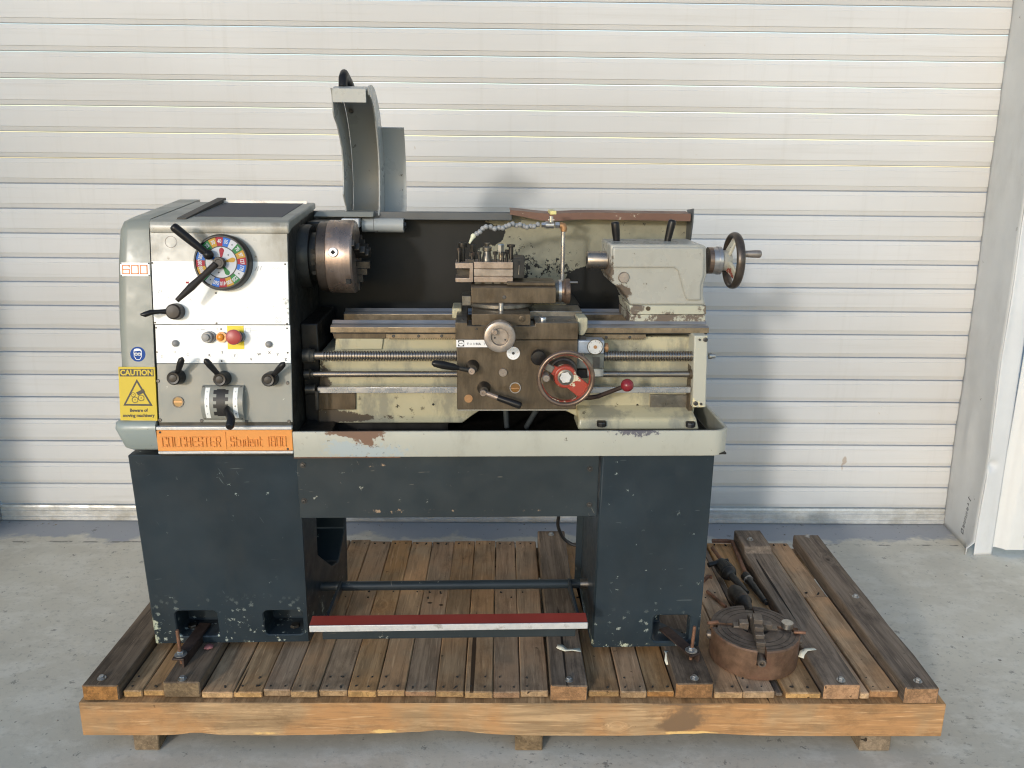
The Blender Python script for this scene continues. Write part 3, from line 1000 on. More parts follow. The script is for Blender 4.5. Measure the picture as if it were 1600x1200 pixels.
# ---- hold-down clamps
def clamp(base, arm_to, label, tilt):
    o = thing('hold_down_clamp', base, label, 'hold-down clamp', 'clamps holding the lathe to the pallet')
    a = Vector(arm_to) - Vector(base)
    d = Vector((a.x, a.y, 0)).normalized()
    e = Vector((-d.y, d.x, 0))
    L_ = Vector((a.x, a.y, 0)).length
    m = MB()                                     # angle-iron arm reaching into the foot pocket
    h = 0.030
    for (s0, s1, z0, z1) in ((-0.017, 0.017, 0.020, 0.026), (-0.017, -0.011, -0.004, 0.020)):
        lo = [-d * 0.02 + e * s0 + Vector((0, 0, z0)), d * L_ + e * s0 + Vector((0, 0, z0 + a.z)), d * L_ + e * s1 + Vector((0, 0, z0 + a.z)), -d * 0.02 + e * s1 + Vector((0, 0, z0))]
        m.hexa(lo, [p + Vector((0, 0, z1 - z0)) for p in lo])
    m.build('angle_arm', M_darkbar, o, smooth=0, bevel=0.0015)
    t = Vector(tilt)
    pr = [(0, 0.0048)]
    for k in range(40):
        z = 0.002 + 0.1 * k / 40
        pr += [(z, 0.0052 if k % 2 else 0.0046)]
    MB().revolve((0, 0, 0.0), t, pr + [(0.104, 0.004)], 12).build('threaded_rod', M_rustrod, o, smooth=60)
    m = MB()
    m.revolve((0, 0, 0.027), t, [(0, 0.017), (0.0025, 0.017), (0.004, 0.010)], 24)
    m.hexhead(Vector((0, 0, 0.030)), t, 0.0095, 0.009)
    m.build('flange_nut', M_zinc, o, smooth=30)
    return o
M_darkbar = metal('dark_angle_iron', (0.055, 0.035, 0.028), 0.6, metallic=0.4, var=0.35)
clamp((-0.8883, 2.0536, 0.206), (-0.8742, 2.2113, 0.212), 'dark angle clamp with threaded rod under the left pedestal', (-0.03, 0, 1))
clamp((0.5431, 2.0782, 0.206), (0.4858, 2.194, 0.212), 'dark angle clamp with threaded rod under the right pedestal', (0.05, 0.02, 1))

# ---- power lead
M_rubber = plain('black_rubber', (0.015, 0.015, 0.016), 0.5)
pts = [(0.1965, 2.6, 0.4129), (0.1967, 2.62, 0.3661), (0.217, 2.64, 0.3138), (0.2465, 2.64, 0.2897), (0.2937, 2.62, 0.2804), (0.30, 2.62, 0.212), (0.42, 2.66, 0.212)]
sp = []
P = [Vector(p) for p in pts]
for i in range(len(P) - 1):
    a, b, c, d_ = P[max(i - 1, 0)], P[i], P[i + 1], P[min(i + 2, len(P) - 1)]
    for k in range(6):
        t = k / 6
        sp.append(0.5 * ((2 * b) + (c - a) * t + (2 * a - 5 * b + 4 * c - d_) * t * t + (3 * b - a - 3 * c + d_) * t ** 3))
sp.append(P[-1])
cb = MB().tube(sp, 0.006, 10).build('power_lead', M_rubber, None, smooth=60)
tag(cb, 'black power cable hanging down behind the splash panel to the pallet', 'cable')

# ================================================================ LATHE
lathe = thing('metal_lathe', (0.0, 2.10, 0.205), 'worn grey and dark blue metalworking lathe standing on the timber pallet', 'lathe', rz=R(1.6))

RUSTY = (0.13, 0.07, 0.042)
M_grey = paint('grey_green_paint', (0.225, 0.235, 0.205), 0.36, 0.10, bump=0.05, grime=((0.33, 0.33, 0.28), 4.0, 0.55, 0.8, 0.5),
               specks=[((0.5, 0.5, 0.42), 40.0, 0.25, 0.05, None)], edge=((0.10, 0.09, 0.07), 0.004, 0.80))
M_panelgrey = paint('panel_grey_paint', (0.24, 0.24, 0.21), 0.40, 0.06, bump=0.04, grime=((0.17, 0.165, 0.14), 6.0, 0.55, 0.8, 0.4),
                    specks=[((0.62, 0.60, 0.52), 60.0, 0.30, 0.10, [(-0.565, 0.0, 0.74, 0.10, 0.2, 0.12, 1.5), (-0.87, 0.0, 0.80, 0.10, 0.2, 0.06, 1.0), (-0.68, 0.0, 0.80, 0.05, 0.2, 0.04, 1.0), (-0.83, 0, 0.665, 0.12, 0.2, 0.015, 1.5)])])
M_bare = paint('worn_bare_panel', (0.33, 0.32, 0.28), 0.34, 0.24, bump=0.10, grime=((0.20, 0.18, 0.135), 10.0, 0.46, 0.66, 0.8),
               chips=[((0.20, 0.16, 0.10), 70.0, 0.74, None, 4)], specks=[((0.16, 0.13, 0.09), 95.0, 0.34, 0.16, None)], spec=0.7)
M_navy = paint('dark_blue_paint', (0.020, 0.030, 0.038), 0.40, 0.18, bump=0.05, spec=0.35, scr=((0.12, 0.14, 0.14), 0.75, 0.5), grime=((0.045, 0.045, 0.04), 2.5, 0.5, 0.85, 0.5),
               specks=[((0.34, 0.38, 0.35), 24.0, 0.17, 0.13, None), ((0.30, 0.34, 0.31), 60.0, 0.24, 0.07, None), ((0.36, 0.40, 0.36), 75.0, 0.45, 0.5, [(-0.78, 0.05, 0.02, 0.9, 0.6, 0.16, 1.1), (0.42, 0.05, 0.02, 0.5, 0.6, 0.12, 1.1)])],
               chips=[((0.40, 0.43, 0.33), 34.0, 0.80, [(-1.0, 0.06, 0.03, 0.05, 0.3, 0.13, 0.36), (-0.78, 0.08, 0.0, 0.26, 0.3, 0.045, 0.26), (-0.54, 0.08, 0.06, 0.03, 0.3, 0.12, 0.25),
                                                        (-0.97, 0.05, 0.575, 0.10, 0.3, 0.03, 0.22), (0.38, 0.04, 0.005, 0.24, 0.3, 0.05, 0.26), (0.27, 0.04, 0.05, 0.03, 0.3, 0.08, 0.22)], 6)])
M_panelnavy = paint('panel_blue_paint', (0.026, 0.034, 0.038), 0.38, 0.15, bump=0.05, spec=0.35, scr=((0.24, 0.21, 0.16), 0.75, 0.6), grime=((0.05, 0.05, 0.045), 3.0, 0.5, 0.85, 0.5),
               specks=[((0.33, 0.33, 0.28), 55.0, 0.25, 0.10, None), ((0.33, 0.33, 0.28), 40.0, 0.24, 0.2, [(-0.40, 0.03, 0.50, 0.42, 0.2, 0.14, 1.5)])],
               chips=[((0.32, 0.22, 0.14), 42.0, 0.78, [(-0.30, 0.03, 0.435, 0.30, 0.2, 0.022, 0.27), (-0.34, 0.03, 0.57, 0.18, 0.2, 0.022, 0.25), (0.08, 0.03, 0.437, 0.30, 0.2, 0.012, 0.24)], 6)])
px_r = (-0.3268, 0.648)
M_pan = paint('chip_tray_paint', (0.40, 0.395, 0.335), 0.38, 0.05, bump=0.04, grime=((0.27, 0.25, 0.20), 7.0, 0.50, 0.72, 0.55),
              specks=[((0.10, 0.085, 0.065), 46.0, 0.20, 0.06, None), ((0.10, 0.08, 0.06), 90.0, 0.3, 0.22, [(-0.42, 0, 0.63, 0.14, 0.2, 0.08, 1.3)])],
              chips=[((0.10, 0.11, 0.12), 110.0, 0.70, [(-0.34, 0, 0.620, 0.17, 0.2, 0.045, 0.20)], 6), ((0.36, 0.40, 0.40), 60.0, 0.63, [(-0.34, 0, 0.612, 0.17, 0.2, 0.045, 0.26), (-0.43, 0, 0.63, 0.08, 0.2, 0.04, 0.24)], 6),
                     ((0.175, 0.098, 0.060), 36.0, 0.72, [(-0.39, 0, 0.672, 0.16, 0.2, 0.022, 0.42), (-0.36, 0, 0.650, 0.085, 0.2, 0.050, 0.34), (-0.36, 0, 0.60, 0.10, 0.2, 0.012, 0.22)], 6),
                     ((0.11, 0.105, 0.12), 80.0, 0.66, [(0.36, 0, 0.672, 0.11, 0.2, 0.026, 0.34)], 6)],
              edge=((0.13, 0.10, 0.075), 0.004, 0.78))
M_cream = paint('oily_cream_paint', (0.465, 0.425, 0.285), 0.34, 0.10, bump=0.06, grime=((0.255, 0.245, 0.19), 6.5, 0.45, 0.58, 0.9),
                specks=[((0.07, 0.055, 0.035), 42.0, 0.26, 0.16, None), ((0.06, 0.05, 0.03), 70.0, 0.40, 0.5, [(-0.33, 0.14, 0.70, 0.25, 0.3, 0.05, 1.2)])],
                chips=[((0.075, 0.055, 0.035), 38.0, 0.80, [(-0.38, 0.14, 0.665, 0.36, 0.3, 0.028, 0.34), (-0.50, 0.14, 0.70, 0.16, 0.3, 0.12, 0.40), (-0.50, 0.14, 0.80, 0.07, 0.3, 0.14, 0.34), (0.14, 0.12, 0.68, 0.05, 0.3, 0.05, 0.3),
                                                          (0.40, 0.14, 0.90, 0.10, 0.3, 0.014, 0.32)], 6)])
M_tail = paint('tailstock_paint', (0.36, 0.352, 0.31), 0.30, 0.06, bump=0.03, grime=((0.25, 0.235, 0.195), 6.0, 0.48, 0.74, 0.5),
               specks=[((0.10, 0.08, 0.06), 55.0, 0.2, 0.05, None), ((0.75, 0.73, 0.66), 60.0, 0.2, 0.03, None)],
               chips=[((0.11, 0.082, 0.058), 30.0, 0.76, [(0.3351, 0.2, 1.0167, 0.045, 0.3, 0.05, 0.55), (0.3026, 0.2, 1.0747, 0.022, 0.3, 0.08, 0.42), (0.48, 0.2, 0.935, 0.20, 0.3, 0.030, 0.25)], 6)],
               edge=((0.11, 0.085, 0.06), 0.004, 0.76))
M_oily = metal('oily_brown_steel', (0.112, 0.084, 0.054), 0.40, metallic=0.45, var=0.28, sc=(9, 9, 2.2), stain=((0.065, 0.045, 0.025), 9.0, 0.5, 0.72), rust=((0.14, 0.105, 0.06), 12.0, 0.60, 0.8))
M_oilyside = metal('oily_dark_casting', (0.035, 0.033, 0.028), 0.38, metallic=0.3, var=0.35, rust=((0.05, 0.045, 0.035), 14.0, 0.5, 0.7))
M_browncollar = metal('brown_collar_steel', (0.20, 0.14, 0.105), 0.36, metallic=0.7, var=0.3, sc=(3, 9, 9))
M_greysteel = metal('grey_slide_steel', (0.20, 0.185, 0.16), 0.36, metallic=0.7, var=0.25, stain=((0.10, 0.085, 0.06), 10.0, 0.48, 0.7))
M_pinksteel = metal('toolpost_steel', (0.34, 0.27, 0.22), 0.42, metallic=0.7, var=0.25, rust=((0.14, 0.085, 0.06), 16.0, 0.55, 0.72))
M_way = metal('ground_bed_way', (0.40, 0.385, 0.375), 0.40, metallic=0.8, var=0.15, sc=(1, 12, 12), rust=((0.16, 0.12, 0.07), 9.0, 0.66, 0.85))
M_wayfront = metal('bed_way_front', (0.26, 0.20, 0.13), 0.38, metallic=0.7, var=0.25, rust=((0.11, 0.075, 0.045), 10.0, 0.5, 0.7))
M_rodsteel = metal('dull_rod_steel', (0.30, 0.26, 0.22), 0.30, metallic=0.9, var=0.18, sc=(1, 8, 8), rust=((0.14, 0.09, 0.055), 8.0, 0.6, 0.8))
M_chuckside = metal('bronzed_chuck_steel', (0.31, 0.24, 0.20), 0.33, metallic=0.8, var=0.22, sc=(9, 2, 2), rust=((0.14, 0.08, 0.045), 9.0, 0.54, 0.72))
M_handwheel = metal('handwheel_steel', (0.34, 0.29, 0.25), 0.38, metallic=0.75, var=0.2, rust=((0.15, 0.10, 0.07), 18.0, 0.55, 0.75))
M_darkwheel = metal('dark_wheel_rim', (0.085, 0.068, 0.056), 0.36, metallic=0.6, var=0.25)
M_bakelite = plain('black_bakelite', (0.011, 0.010, 0.010), 0.34, spec=0.3)
M_bakebrown = plain('brown_bakelite', (0.030, 0.023, 0.019), 0.38, spec=0.3)
M_white = paint('white_enamel_plate', (0.84, 0.84, 0.81), 0.30, 0.02, bump=0.02, spec=0.6, grime=((0.55, 0.54, 0.50), 8.0, 0.56, 0.74, 0.45),
                specks=[((0.45, 0.44, 0.40), 90.0, 0.3, 0.04, None)], chips=[((0.46, 0.45, 0.40), 40.0, 0.74, [(-0.553, 0.05, 0.98, 0.035, 0.2, 0.10, 0.25), (-0.66, 0.06, 1.02, 0.04, 0.2, 0.025, 0.14)], 6)])
M_signwhite = plain('sign_white', (0.80, 0.80, 0.80), 0.45)
M_orange = paint('orange_nameplate', (0.72, 0.285, 0.065), 0.5, 0.05, bump=0.03)
M_orangered = plain('orange_print', (0.78, 0.27, 0.10), 0.5)
M_yellow = plain('yellow_sign', (0.60, 0.44, 0.045), 0.5, 0, 0.05, 0.25)
M_brightyellow = plain('bright_yellow_plate', (0.78, 0.60, 0.02), 0.5)
M_signblack = plain('sign_black', (0.018, 0.016, 0.015), 0.5)
M_blue = plain('sign_blue', (0.010, 0.060, 0.26), 0.5, spec=0.15)
M_silver = metal('silver_trim', (0.66, 0.65, 0.63), 0.40, metallic=0.35, var=0.12, stain=((0.36, 0.34, 0.31), 30.0, 0.52, 0.75))
M_redbtn = plain('red_plastic', (0.36, 0.035, 0.032), 0.35)
M_amber = plain('amber_lens', (0.72, 0.26, 0.02), 0.25)
M_redball = plain('dark_red_ball', (0.20, 0.016, 0.022), 0.25)
M_greyplastic = plain('grey_plastic', (0.24, 0.23, 0.22), 0.4)
M_hose = plain('grey_hose_bead', (0.30, 0.30, 0.30), 0.35)
M_cremeplastic = plain('cream_nozzle', (0.72, 0.70, 0.50), 0.4)
M_brass = metal('brown_brass', (0.42, 0.23, 0.11), 0.45, metallic=0.6, var=0.2)
M_glass = plain('amber_sight_glass', (0.20, 0.10, 0.03), 0.15)
M_screw = metal('dark_screw', (0.09, 0.085, 0.08), 0.4, metallic=0.7, var=0.3)
M_greaseshade = metal('grease_shade_black', (0.014, 0.012, 0.010), 0.42, metallic=0.1, var=0.4)  # near-black for greasy parts and for shade deep inside the machine
M_redpaint = paint('chipped_red_paint', (0.29, 0.042, 0.024), 0.36, 0.15, bump=0.08,
                   chips=[((0.56, 0.50, 0.36), 30.0, 0.56, None, 5), ((0.09, 0.065, 0.05), 50.0, 0.63, None, 5)])
M_pedalred = paint('red_pedal_paint', (0.29, 0.045, 0.032), 0.38, 0.14, bump=0.05, specks=[((0.05, 0.03, 0.03), 60.0, 0.2, 0.04, None)],
                   chips=[((0.36, 0.33, 0.31), 70.0, 0.74, [(0.1292, -0.08, 0.09, 0.024, 0.1, 0.1, 0.30)], 5)])
M_guard = paint('chuck_guard_paint', (0.37, 0.375, 0.355), 0.32, 0.04, bump=0.03, specks=[((0.09, 0.08, 0.07), 50.0, 0.22, 0.06, None)], edge=((0.20, 0.19, 0.17), 0.003, 0.84))
M_dialblue = plain('dial_blue', (0.018, 0.13, 0.48), 0.45, spec=0.2)
M_dialgreen = plain('dial_green', (0.02, 0.17, 0.045), 0.45, spec=0.2)
M_dialyellow = plain('dial_yellow', (0.46, 0.26, 0.03), 0.45, spec=0.2)
M_dialred = plain('dial_red', (0.32, 0.012, 0.03), 0.45, spec=0.2)
M_dialwhite = plain('dial_white', (0.52, 0.53, 0.56), 0.45, spec=0.2)

# splash guard: dark paint with headstock shade in its colour, worn irregularly to cream
g = G('splash_guard_paint')
pat = g.spots([(0.14, 0.5, 1.13, 0.34, 1, 0.22, 1.0), (0.33, 0.5, 1.14, 0.30, 1, 0.17, 1.0), (0.50, 0.5, 1.12, 0.22, 1, 0.24, 1.0), (0.10, 0.5, 1.00, 0.20, 1, 0.08, 0.6), (0.01, 0.5, 1.05, 0.12, 1, 0.12, 0.35)])
neg = g.spots([(0.31, 0.5, 0.985, 0.14, 1, 0.13, 1.25), (0.02, 0.5, 1.02, 0.12, 1, 0.14, 0.45), (-0.02, 0.5, 1.14, 0.10, 1, 0.05, 0.6)])
nf = g.math('MULTIPLY', g.math('SUBTRACT', g.noise(16.0, 7, 0.72), 0.5), 0.9)
f = g.ramp(g.math('ADD', g.math('SUBTRACT', pat, neg), nf), 0.36, 0.385)
ch = g.ramp(g.math('ADD', g.noise(48.0, 6, 0.75), g.spots([(0.06, 0.5, 1.05, 0.13, 1, 0.11, 0.16), (0.20, 0.5, 1.04, 0.10, 1, 0.07, 0.14)])), 0.63, 0.645)
f = g.math('MULTIPLY', f, g.math('SUBTRACT', 1.0, ch))
dk = g.mix(g.ramp(g.noise(4.0, 5, 0.6), 0.3, 0.7), (0.009, 0.010, 0.010), (0.019, 0.019, 0.018))
cr = g.mix(g.ramp(g.noise(7.0, 5, 0.65), 0.35, 0.7), (0.31, 0.295, 0.215), (0.21, 0.20, 0.15))
g.bump(f, 0.25, 0.001)
M_splash = g.done(g.mix(f, dk, cr), 0.46, 0.0, 0.25)
M_lip = paint('splash_lip_paint', (0.075, 0.082, 0.088), 0.38, 0.15, bump=0.05, specks=[((0.5, 0.5, 0.5), 45.0, 0.25, 0.10, None)])
M_rustlip = paint('rusty_lip', (0.15, 0.075, 0.050), 0.5, 0.2, bump=0.1, chips=[((0.42, 0.36, 0.28), 50.0, 0.68, [(0.3996, .45, 1.2087, .12, .2, .02, .12)], 5)])

LA = math.atan(0.16)
HM = Matrix(((1, 0, 0, 0), (0, sin(LA), -cos(LA), 0), (0, cos(LA), sin(LA), 0.655), (0, 0, 0, 1)))   # headstock front: x right, y up the slope, z out
def FY(y0):                                       # an upright front: x right, y up, z towards the viewer
    return Matrix(((1, 0, 0, 0), (0, 0, -1, y0), (0, 1, 0, 0), (0, 0, 0, 1)))

# ---------------------------------------------------------------- stands
def stand(xl0, xr0, xl1, xr1, yt, yb, yr, z1, xrear0, xrear1):
    m = MB()
    m.hexa([(xl1, yb, 0.0), (xr1, yb, 0.0), (xrear1, yr, 0.0), (xl1 + 0.01, yr, 0.0)], [(xl0, yt, z1), (xr0, yt, z1), (xrear0, yr, z1), (xl0 + 0.01, yr, z1)])
    return m.build('pedestal', M_navy, lathe, smooth=30)
ZT = 0.6023
ls = stand(-0.990, -0.541, -0.998, -0.556, 0.020, 0.078, 0.45, ZT, -0.487, -0.500)
cut = MB(FY(0.0))
cut.rrect(-0.9297, -0.8115, 0.0244, 0.1112, 0.014, -0.17, 0.2)
cut.rrect(-0.68, -0.5681, 0.0265, 0.1092, 0.014, -0.17, 0.2)
carve(ls, cut)
cut = MB()                                        # opening in the inner side of the left stand
cut.prism([(0.16, 0.66 - 0.24), (0.43, 0.66 - 0.24), (0.43, 0.20), (0.36, 0.115), (0.30, 0.13), (0.17, 0.235)], -0.62, -0.40, 'x')
carve(ls, cut)
ls.modifiers.new('bevel', 'BEVEL').width = 0.003
ls.modifiers['bevel'].limit_method = 'ANGLE'
rs = stand(0.275, 0.585, 0.268, 0.584, 0.020, 0.030, 0.42, ZT, 0.262, 0.258)
cut = MB(FY(0.0))
cut.rrect(0.4456, 0.5524, 0.0162, 0.1018, 0.012, -0.14, 0.2)
carve(rs, cut)
rs.modifiers.new('bevel', 'BEVEL').width = 0.004
rs.modifiers['bevel'].limit_method = 'ANGLE'
def footbolt(x, y, z):
    m = MB()
    m.cyl((x, y, z), (x, y, z + 0.012), 0.017, n=20)
    m.hexhead((x, y, z + 0.012), (0, 0, 1), 0.0145, 0.020)
    m.build('levelling_bolt', M_iron, lathe, smooth=30)
footbolt(-0.9061, 0.13, 0.0003)
footbolt(-0.6037, 0.12, 0.0022)
footbolt(0.5361, 0.09, -0.0169)

# splash panel between the stands
p0, p1 = (-0.5478, 0.5877), (0.2675, 0.4162)
fp = MB().box(p0[0], p1[0], 0.022, 0.034, p1[1], ZT - 0.001).build('splash_panel', M_panelnavy, lathe, bevel=0.002, seg=2)
MB().box(p0[0], p1[0], 0.034, 0.08, p1[1], p1[1] + 0.004).build('panel_return', M_panelnavy, fp)
for q in ((-0.5314, 0.5713), (-0.5336, 0.4679), (0.2435, 0.5565), (0.2453, 0.4513)):
    m = MB(FY(0.022))
    m.cyl((q[0], q[1], 0), (q[0], q[1], 0.0018), 0.0078, n=20)
    m.revolve((q[0], q[1], 0.0018), (0, 0, 1), [(0, 0.0052), (0.004, 0.0046), (0.0045, 0.002), (0.002, 0.002)], 14)
    m.build('panel_bolt', M_screw, fp, smooth=30)
# motor cover glimpsed behind the panel
MB().box(-0.48, 0.255, 0.42, 0.44, 0.44, ZT).build('rear_panel', M_navy, lathe)

# ---------------------------------------------------------------- foot brake
zb = 0.088
br = MB().cyl((-0.5408, 0.20, 0.1136), (0.288, 0.20, 0.1136), 0.0141, n=24).build('brake_shaft', M_panelnavy, lathe)
MB().cyl((0.2506, 0.20, 0.1136), (0.2783, 0.20, 0.1136), 0.015, n=20).build('shaft_collar', M_rodsteel, br)
pz0 = 0.1591; pz1 = 0.1477
pxl, pxr = -0.5153, 0.237
pd = MB().hexa([(pxl, -0.085, pz1 - 0.001), (pxr, -0.085, pz1 - 0.001), (pxr, -0.044, pz0 - 0.0065), (pxl, -0.044, pz0 - 0.0065)],
          [(pxl, -0.085, pz1 + 0.004), (pxr, -0.085, pz1 + 0.004), (pxr, -0.044, pz0 - 0.0015), (pxl, -0.044, pz0 - 0.0015)]).build('brake_pedal', M_pedalred, lathe, bevel=0.0015)
MB().box(pxl, pxr, -0.089, -0.0855, 0.1343, pz1 + 0.005).build('edge_strip', M_silver, pd, bevel=0.001)
MB().box(pxl + 0.03, pxr - 0.03, -0.070, -0.045, 0.099, pz1 - 0.002).build('pedal_rail', M_panelnavy, pd, bevel=0.002)
zs = 0.1136
for x in (-0.4777, 0.2165):
    m = MB()
    m.hexa([(x - 0.004, -0.05, pz1 - 0.012), (x + 0.004, -0.05, pz1 - 0.012), (x + 0.004, 0.205, zs - 0.018), (x - 0.004, 0.205, zs - 0.018)],
           [(x - 0.004, -0.05, pz1 + 0.002), (x + 0.004, -0.05, pz1 + 0.002), (x + 0.004, 0.205, zs + 0.016), (x - 0.004, 0.205, zs + 0.016)])
    m.build('pedal_arm', M_panelnavy, br, bevel=0.0015)

# ---------------------------------------------------------------- chip tray
TZ1, TZ0 = 0.6724, 0.6015
XL, XR = -0.5483, 0.6165
path, rad = [(XL, 0.0)], 0.045
path += [(XR - rad + rad * sin(R(a)), rad - rad * cos(R(a))) for a in range(0, 91, 10)]
path += [(XR, 0.54), (XL + 0.02, 0.54)]
m = MB()
vs, fs = [], []
for i, p in enumerate(path):
    a = Vector(path[max(i - 1, 0)]); b = Vector(path[min(i + 1, len(path) - 1)])
    t = (b - a).normalized()
    nrm = Vector((-t.y, t.x))                     # inward
    if i == len(path) - 2:
        nrm = Vector((-1, -1)).normalized() * 1.2
    for off, z in ((0, TZ0), (-0.0005, TZ0 + 0.004), (-0.002, TZ1 - 0.004), (0.0, TZ1), (0.006, TZ1), (0.008, TZ1 - 0.003), (0.006, TZ1 - 0.008), (0.004, TZ0)):
        vs.append((p[0] + nrm.x * off, p[1] + nrm.y * off, z))
k = 8
for i in range(len(path) - 1):
    for j in range(k):
        fs.append((i * k + j, i * k + (j + 1) % k, (i + 1) * k + (j + 1) % k, (i + 1) * k + j))
m.add(vs, fs)
tray = m.build('chip_tray', M_pan, lathe, smooth=40)
MB().box(XL, XR - 0.006, 0.004, 0.536, TZ0 + 0.002, TZ0 + 0.006).build('tray_floor', M_greaseshade, tray)
MB().box(XL - 0.001, XL + 0.28, -0.0012, 0.004, TZ0 - 0.0025, TZ0 - 0.0005).build('tray_seam', M_rustrod, tray)

# ---------------------------------------------------------------- headstock
HX0, HX1 = -0.897, -0.548
ZB = 0.655
top_f = [(0.0, ZB), (0.0855, ZB + 0.5345)]
body = [(0.001, ZB), (0.0845, 1.182), (0.115, 1.192), (0.44, 1.222), (0.44, ZB - 0.05), (0.001, ZB - 0.05)]
hs = MB().prism(body, HX0, HX1, 'x').build('headstock', M_oilyside, lathe, bevel=0.004)
# gap bed wall left of the chuck
MB().box(-0.5475, -0.500, 0.16, 0.44, 0.62, 0.93).build('headstock_foot', M_greaseshade, hs, bevel=0.004)
MB().box(-0.5475, -0.46, 0.06, 0.20, 0.61, 0.655).build('headstock_bracket', M_greaseshade, hs, bevel=0.004)
# lid with a rounded front edge and an inset tray
tcz = 1.2045
lidp = [(0.0795, 1.178), (0.0780, 1.196), (0.0830, 1.208), (0.0960, 1.2135), (0.45, 1.240), (0.45, 1.222), (0.115, 1.190)]
lid = MB().prism(lidp, HX0 + 0.001, HX1 + 0.004, 'x').build('top_cover', M_bare, hs, smooth=50, bevel=0.004)
lid.data.materials.append(M_panelgrey)
for p in lid.data.polygons:
    if p.normal.z > 0.8 or p.normal.x > 0.5:
        p.material_index = 1
def ztop(y): return 1.2135 + (y - 0.096) * 0.0265 / 0.354
ym0, ym1 = 0.14, 0.42
MB().hexa([(-0.80, ym0, ztop(ym0) - 0.001), (-0.575, ym0, ztop(ym0) - 0.001), (-0.575, ym1, ztop(ym1) - 0.001), (-0.80, ym1, ztop(ym1) - 0.001)],
          [(-0.80, ym0, ztop(ym0) + 0.0012), (-0.575, ym0, ztop(ym0) + 0.0012), (-0.575, ym1, ztop(ym1) + 0.0012), (-0.80, ym1, ztop(ym1) + 0.0012)]).build('rubber_mat', plain('dark_mat', (0.07, 0.07, 0.075), 0.7), lid)
MB().box(-0.81, -0.565, 0.425, 0.432, ztop(.42), ztop(.42) + 0.008).build('lid_rail', M_silver, lid)
MB().prism([(0.095, ztop(.095)), (0.095, ztop(.095) + 0.003), (0.45, ztop(.45) + 0.012), (0.45, ztop(.45))], -0.830, -0.806, 'x').build('lid_hinge', M_signblack, lid)

# end cover on the left, rounded outer edge
EX0 = -0.990
m = MB()
rings = []
for (z, yf, xl) in ((0.668, 0.000, EX0 + 0.003), (0.80, 0.0215, EX0 - 0.001), (0.95, 0.046, EX0 - 0.003), (1.10, 0.070, EX0 + 0.002), (1.185, 0.084, EX0 + 0.010), (1.205, 0.092, EX0 + 0.018), (1.214, 0.108, EX0 + 0.032)):
    ring, r = [], 0.030
    ring.append((HX0 - 0.0015, yf, z))
    for a in range(0, 91, 15):
        ring.append((xl + r - r * sin(R(a)), yf + r - r * cos(R(a)), z))
    zb_ = z + (0.03 if z > 1.18 else 0.0)
    ring += [(xl, 0.50, zb_), (HX0 - 0.0015, 0.50, zb_)]
    rings.append(ring)
vs = [p for r_ in rings for p in r_]
n = len(rings[0])
fs = []
for j in range(len(rings) - 1):
    for i in range(n):
        fs.append((j * n + i, j * n + (i + 1) % n, (j + 1) * n + (i + 1) % n, (j + 1) * n + i))
fs += [tuple(range(n)), tuple(range((len(rings) - 1) * n, len(rings) * n))]
cover = m.add(vs, fs).build('end_cover', M_grey, lathe, smooth=50)

# flared base cover below it
m = MB()
b0, b1 = 0.6211, 0.7011
rings = []
for (z, dy, dx) in ((b0, 0.010, 0.010), (b0 + 0.006, 0.003, 0.004), (b1 - 0.022, -0.006, -0.012), (b1 - 0.008, -0.004, -0.010), (b1 - 0.002, 0.002, -0.002), (b1 + 0.004, 0.014, 0.008)):
    xl, yf, r = -1.0008 + dx, -0.002 + dy, 0.034
    ring = [(-0.8985 - 0.001, yf, z)]
    for a in range(0, 91, 15):
        ring.append((xl + r - r * sin(R(a)), yf + r - r * cos(R(a)), z))
    ring += [(xl, 0.50, z), (-0.8985 - 0.001, 0.50, z)]
    rings.append(ring)
vs = [p for r_ in rings for p in r_]
n = len(rings[0])
fs = []
for j in range(len(rings) - 1):
    for i in range(n):
        fs.append((j * n + i, j * n + (i + 1) % n, (j + 1) * n + (i + 1) % n, (j + 1) * n + i))
fs += [tuple(range(n)), tuple(range((len(rings) - 1) * n, len(rings) * n))]
M_basegrey = paint('base_cover_paint', (0.265, 0.30, 0.285), 0.34, 0.04, bump=0.03, specks=[((0.10, 0.09, 0.07), 60.0, 0.2, 0.04, None)], edge=((0.42, 0.42, 0.36), 0.003, 0.86))
m.add(vs, fs).build('base_cover', M_basegrey, lathe, smooth=50)

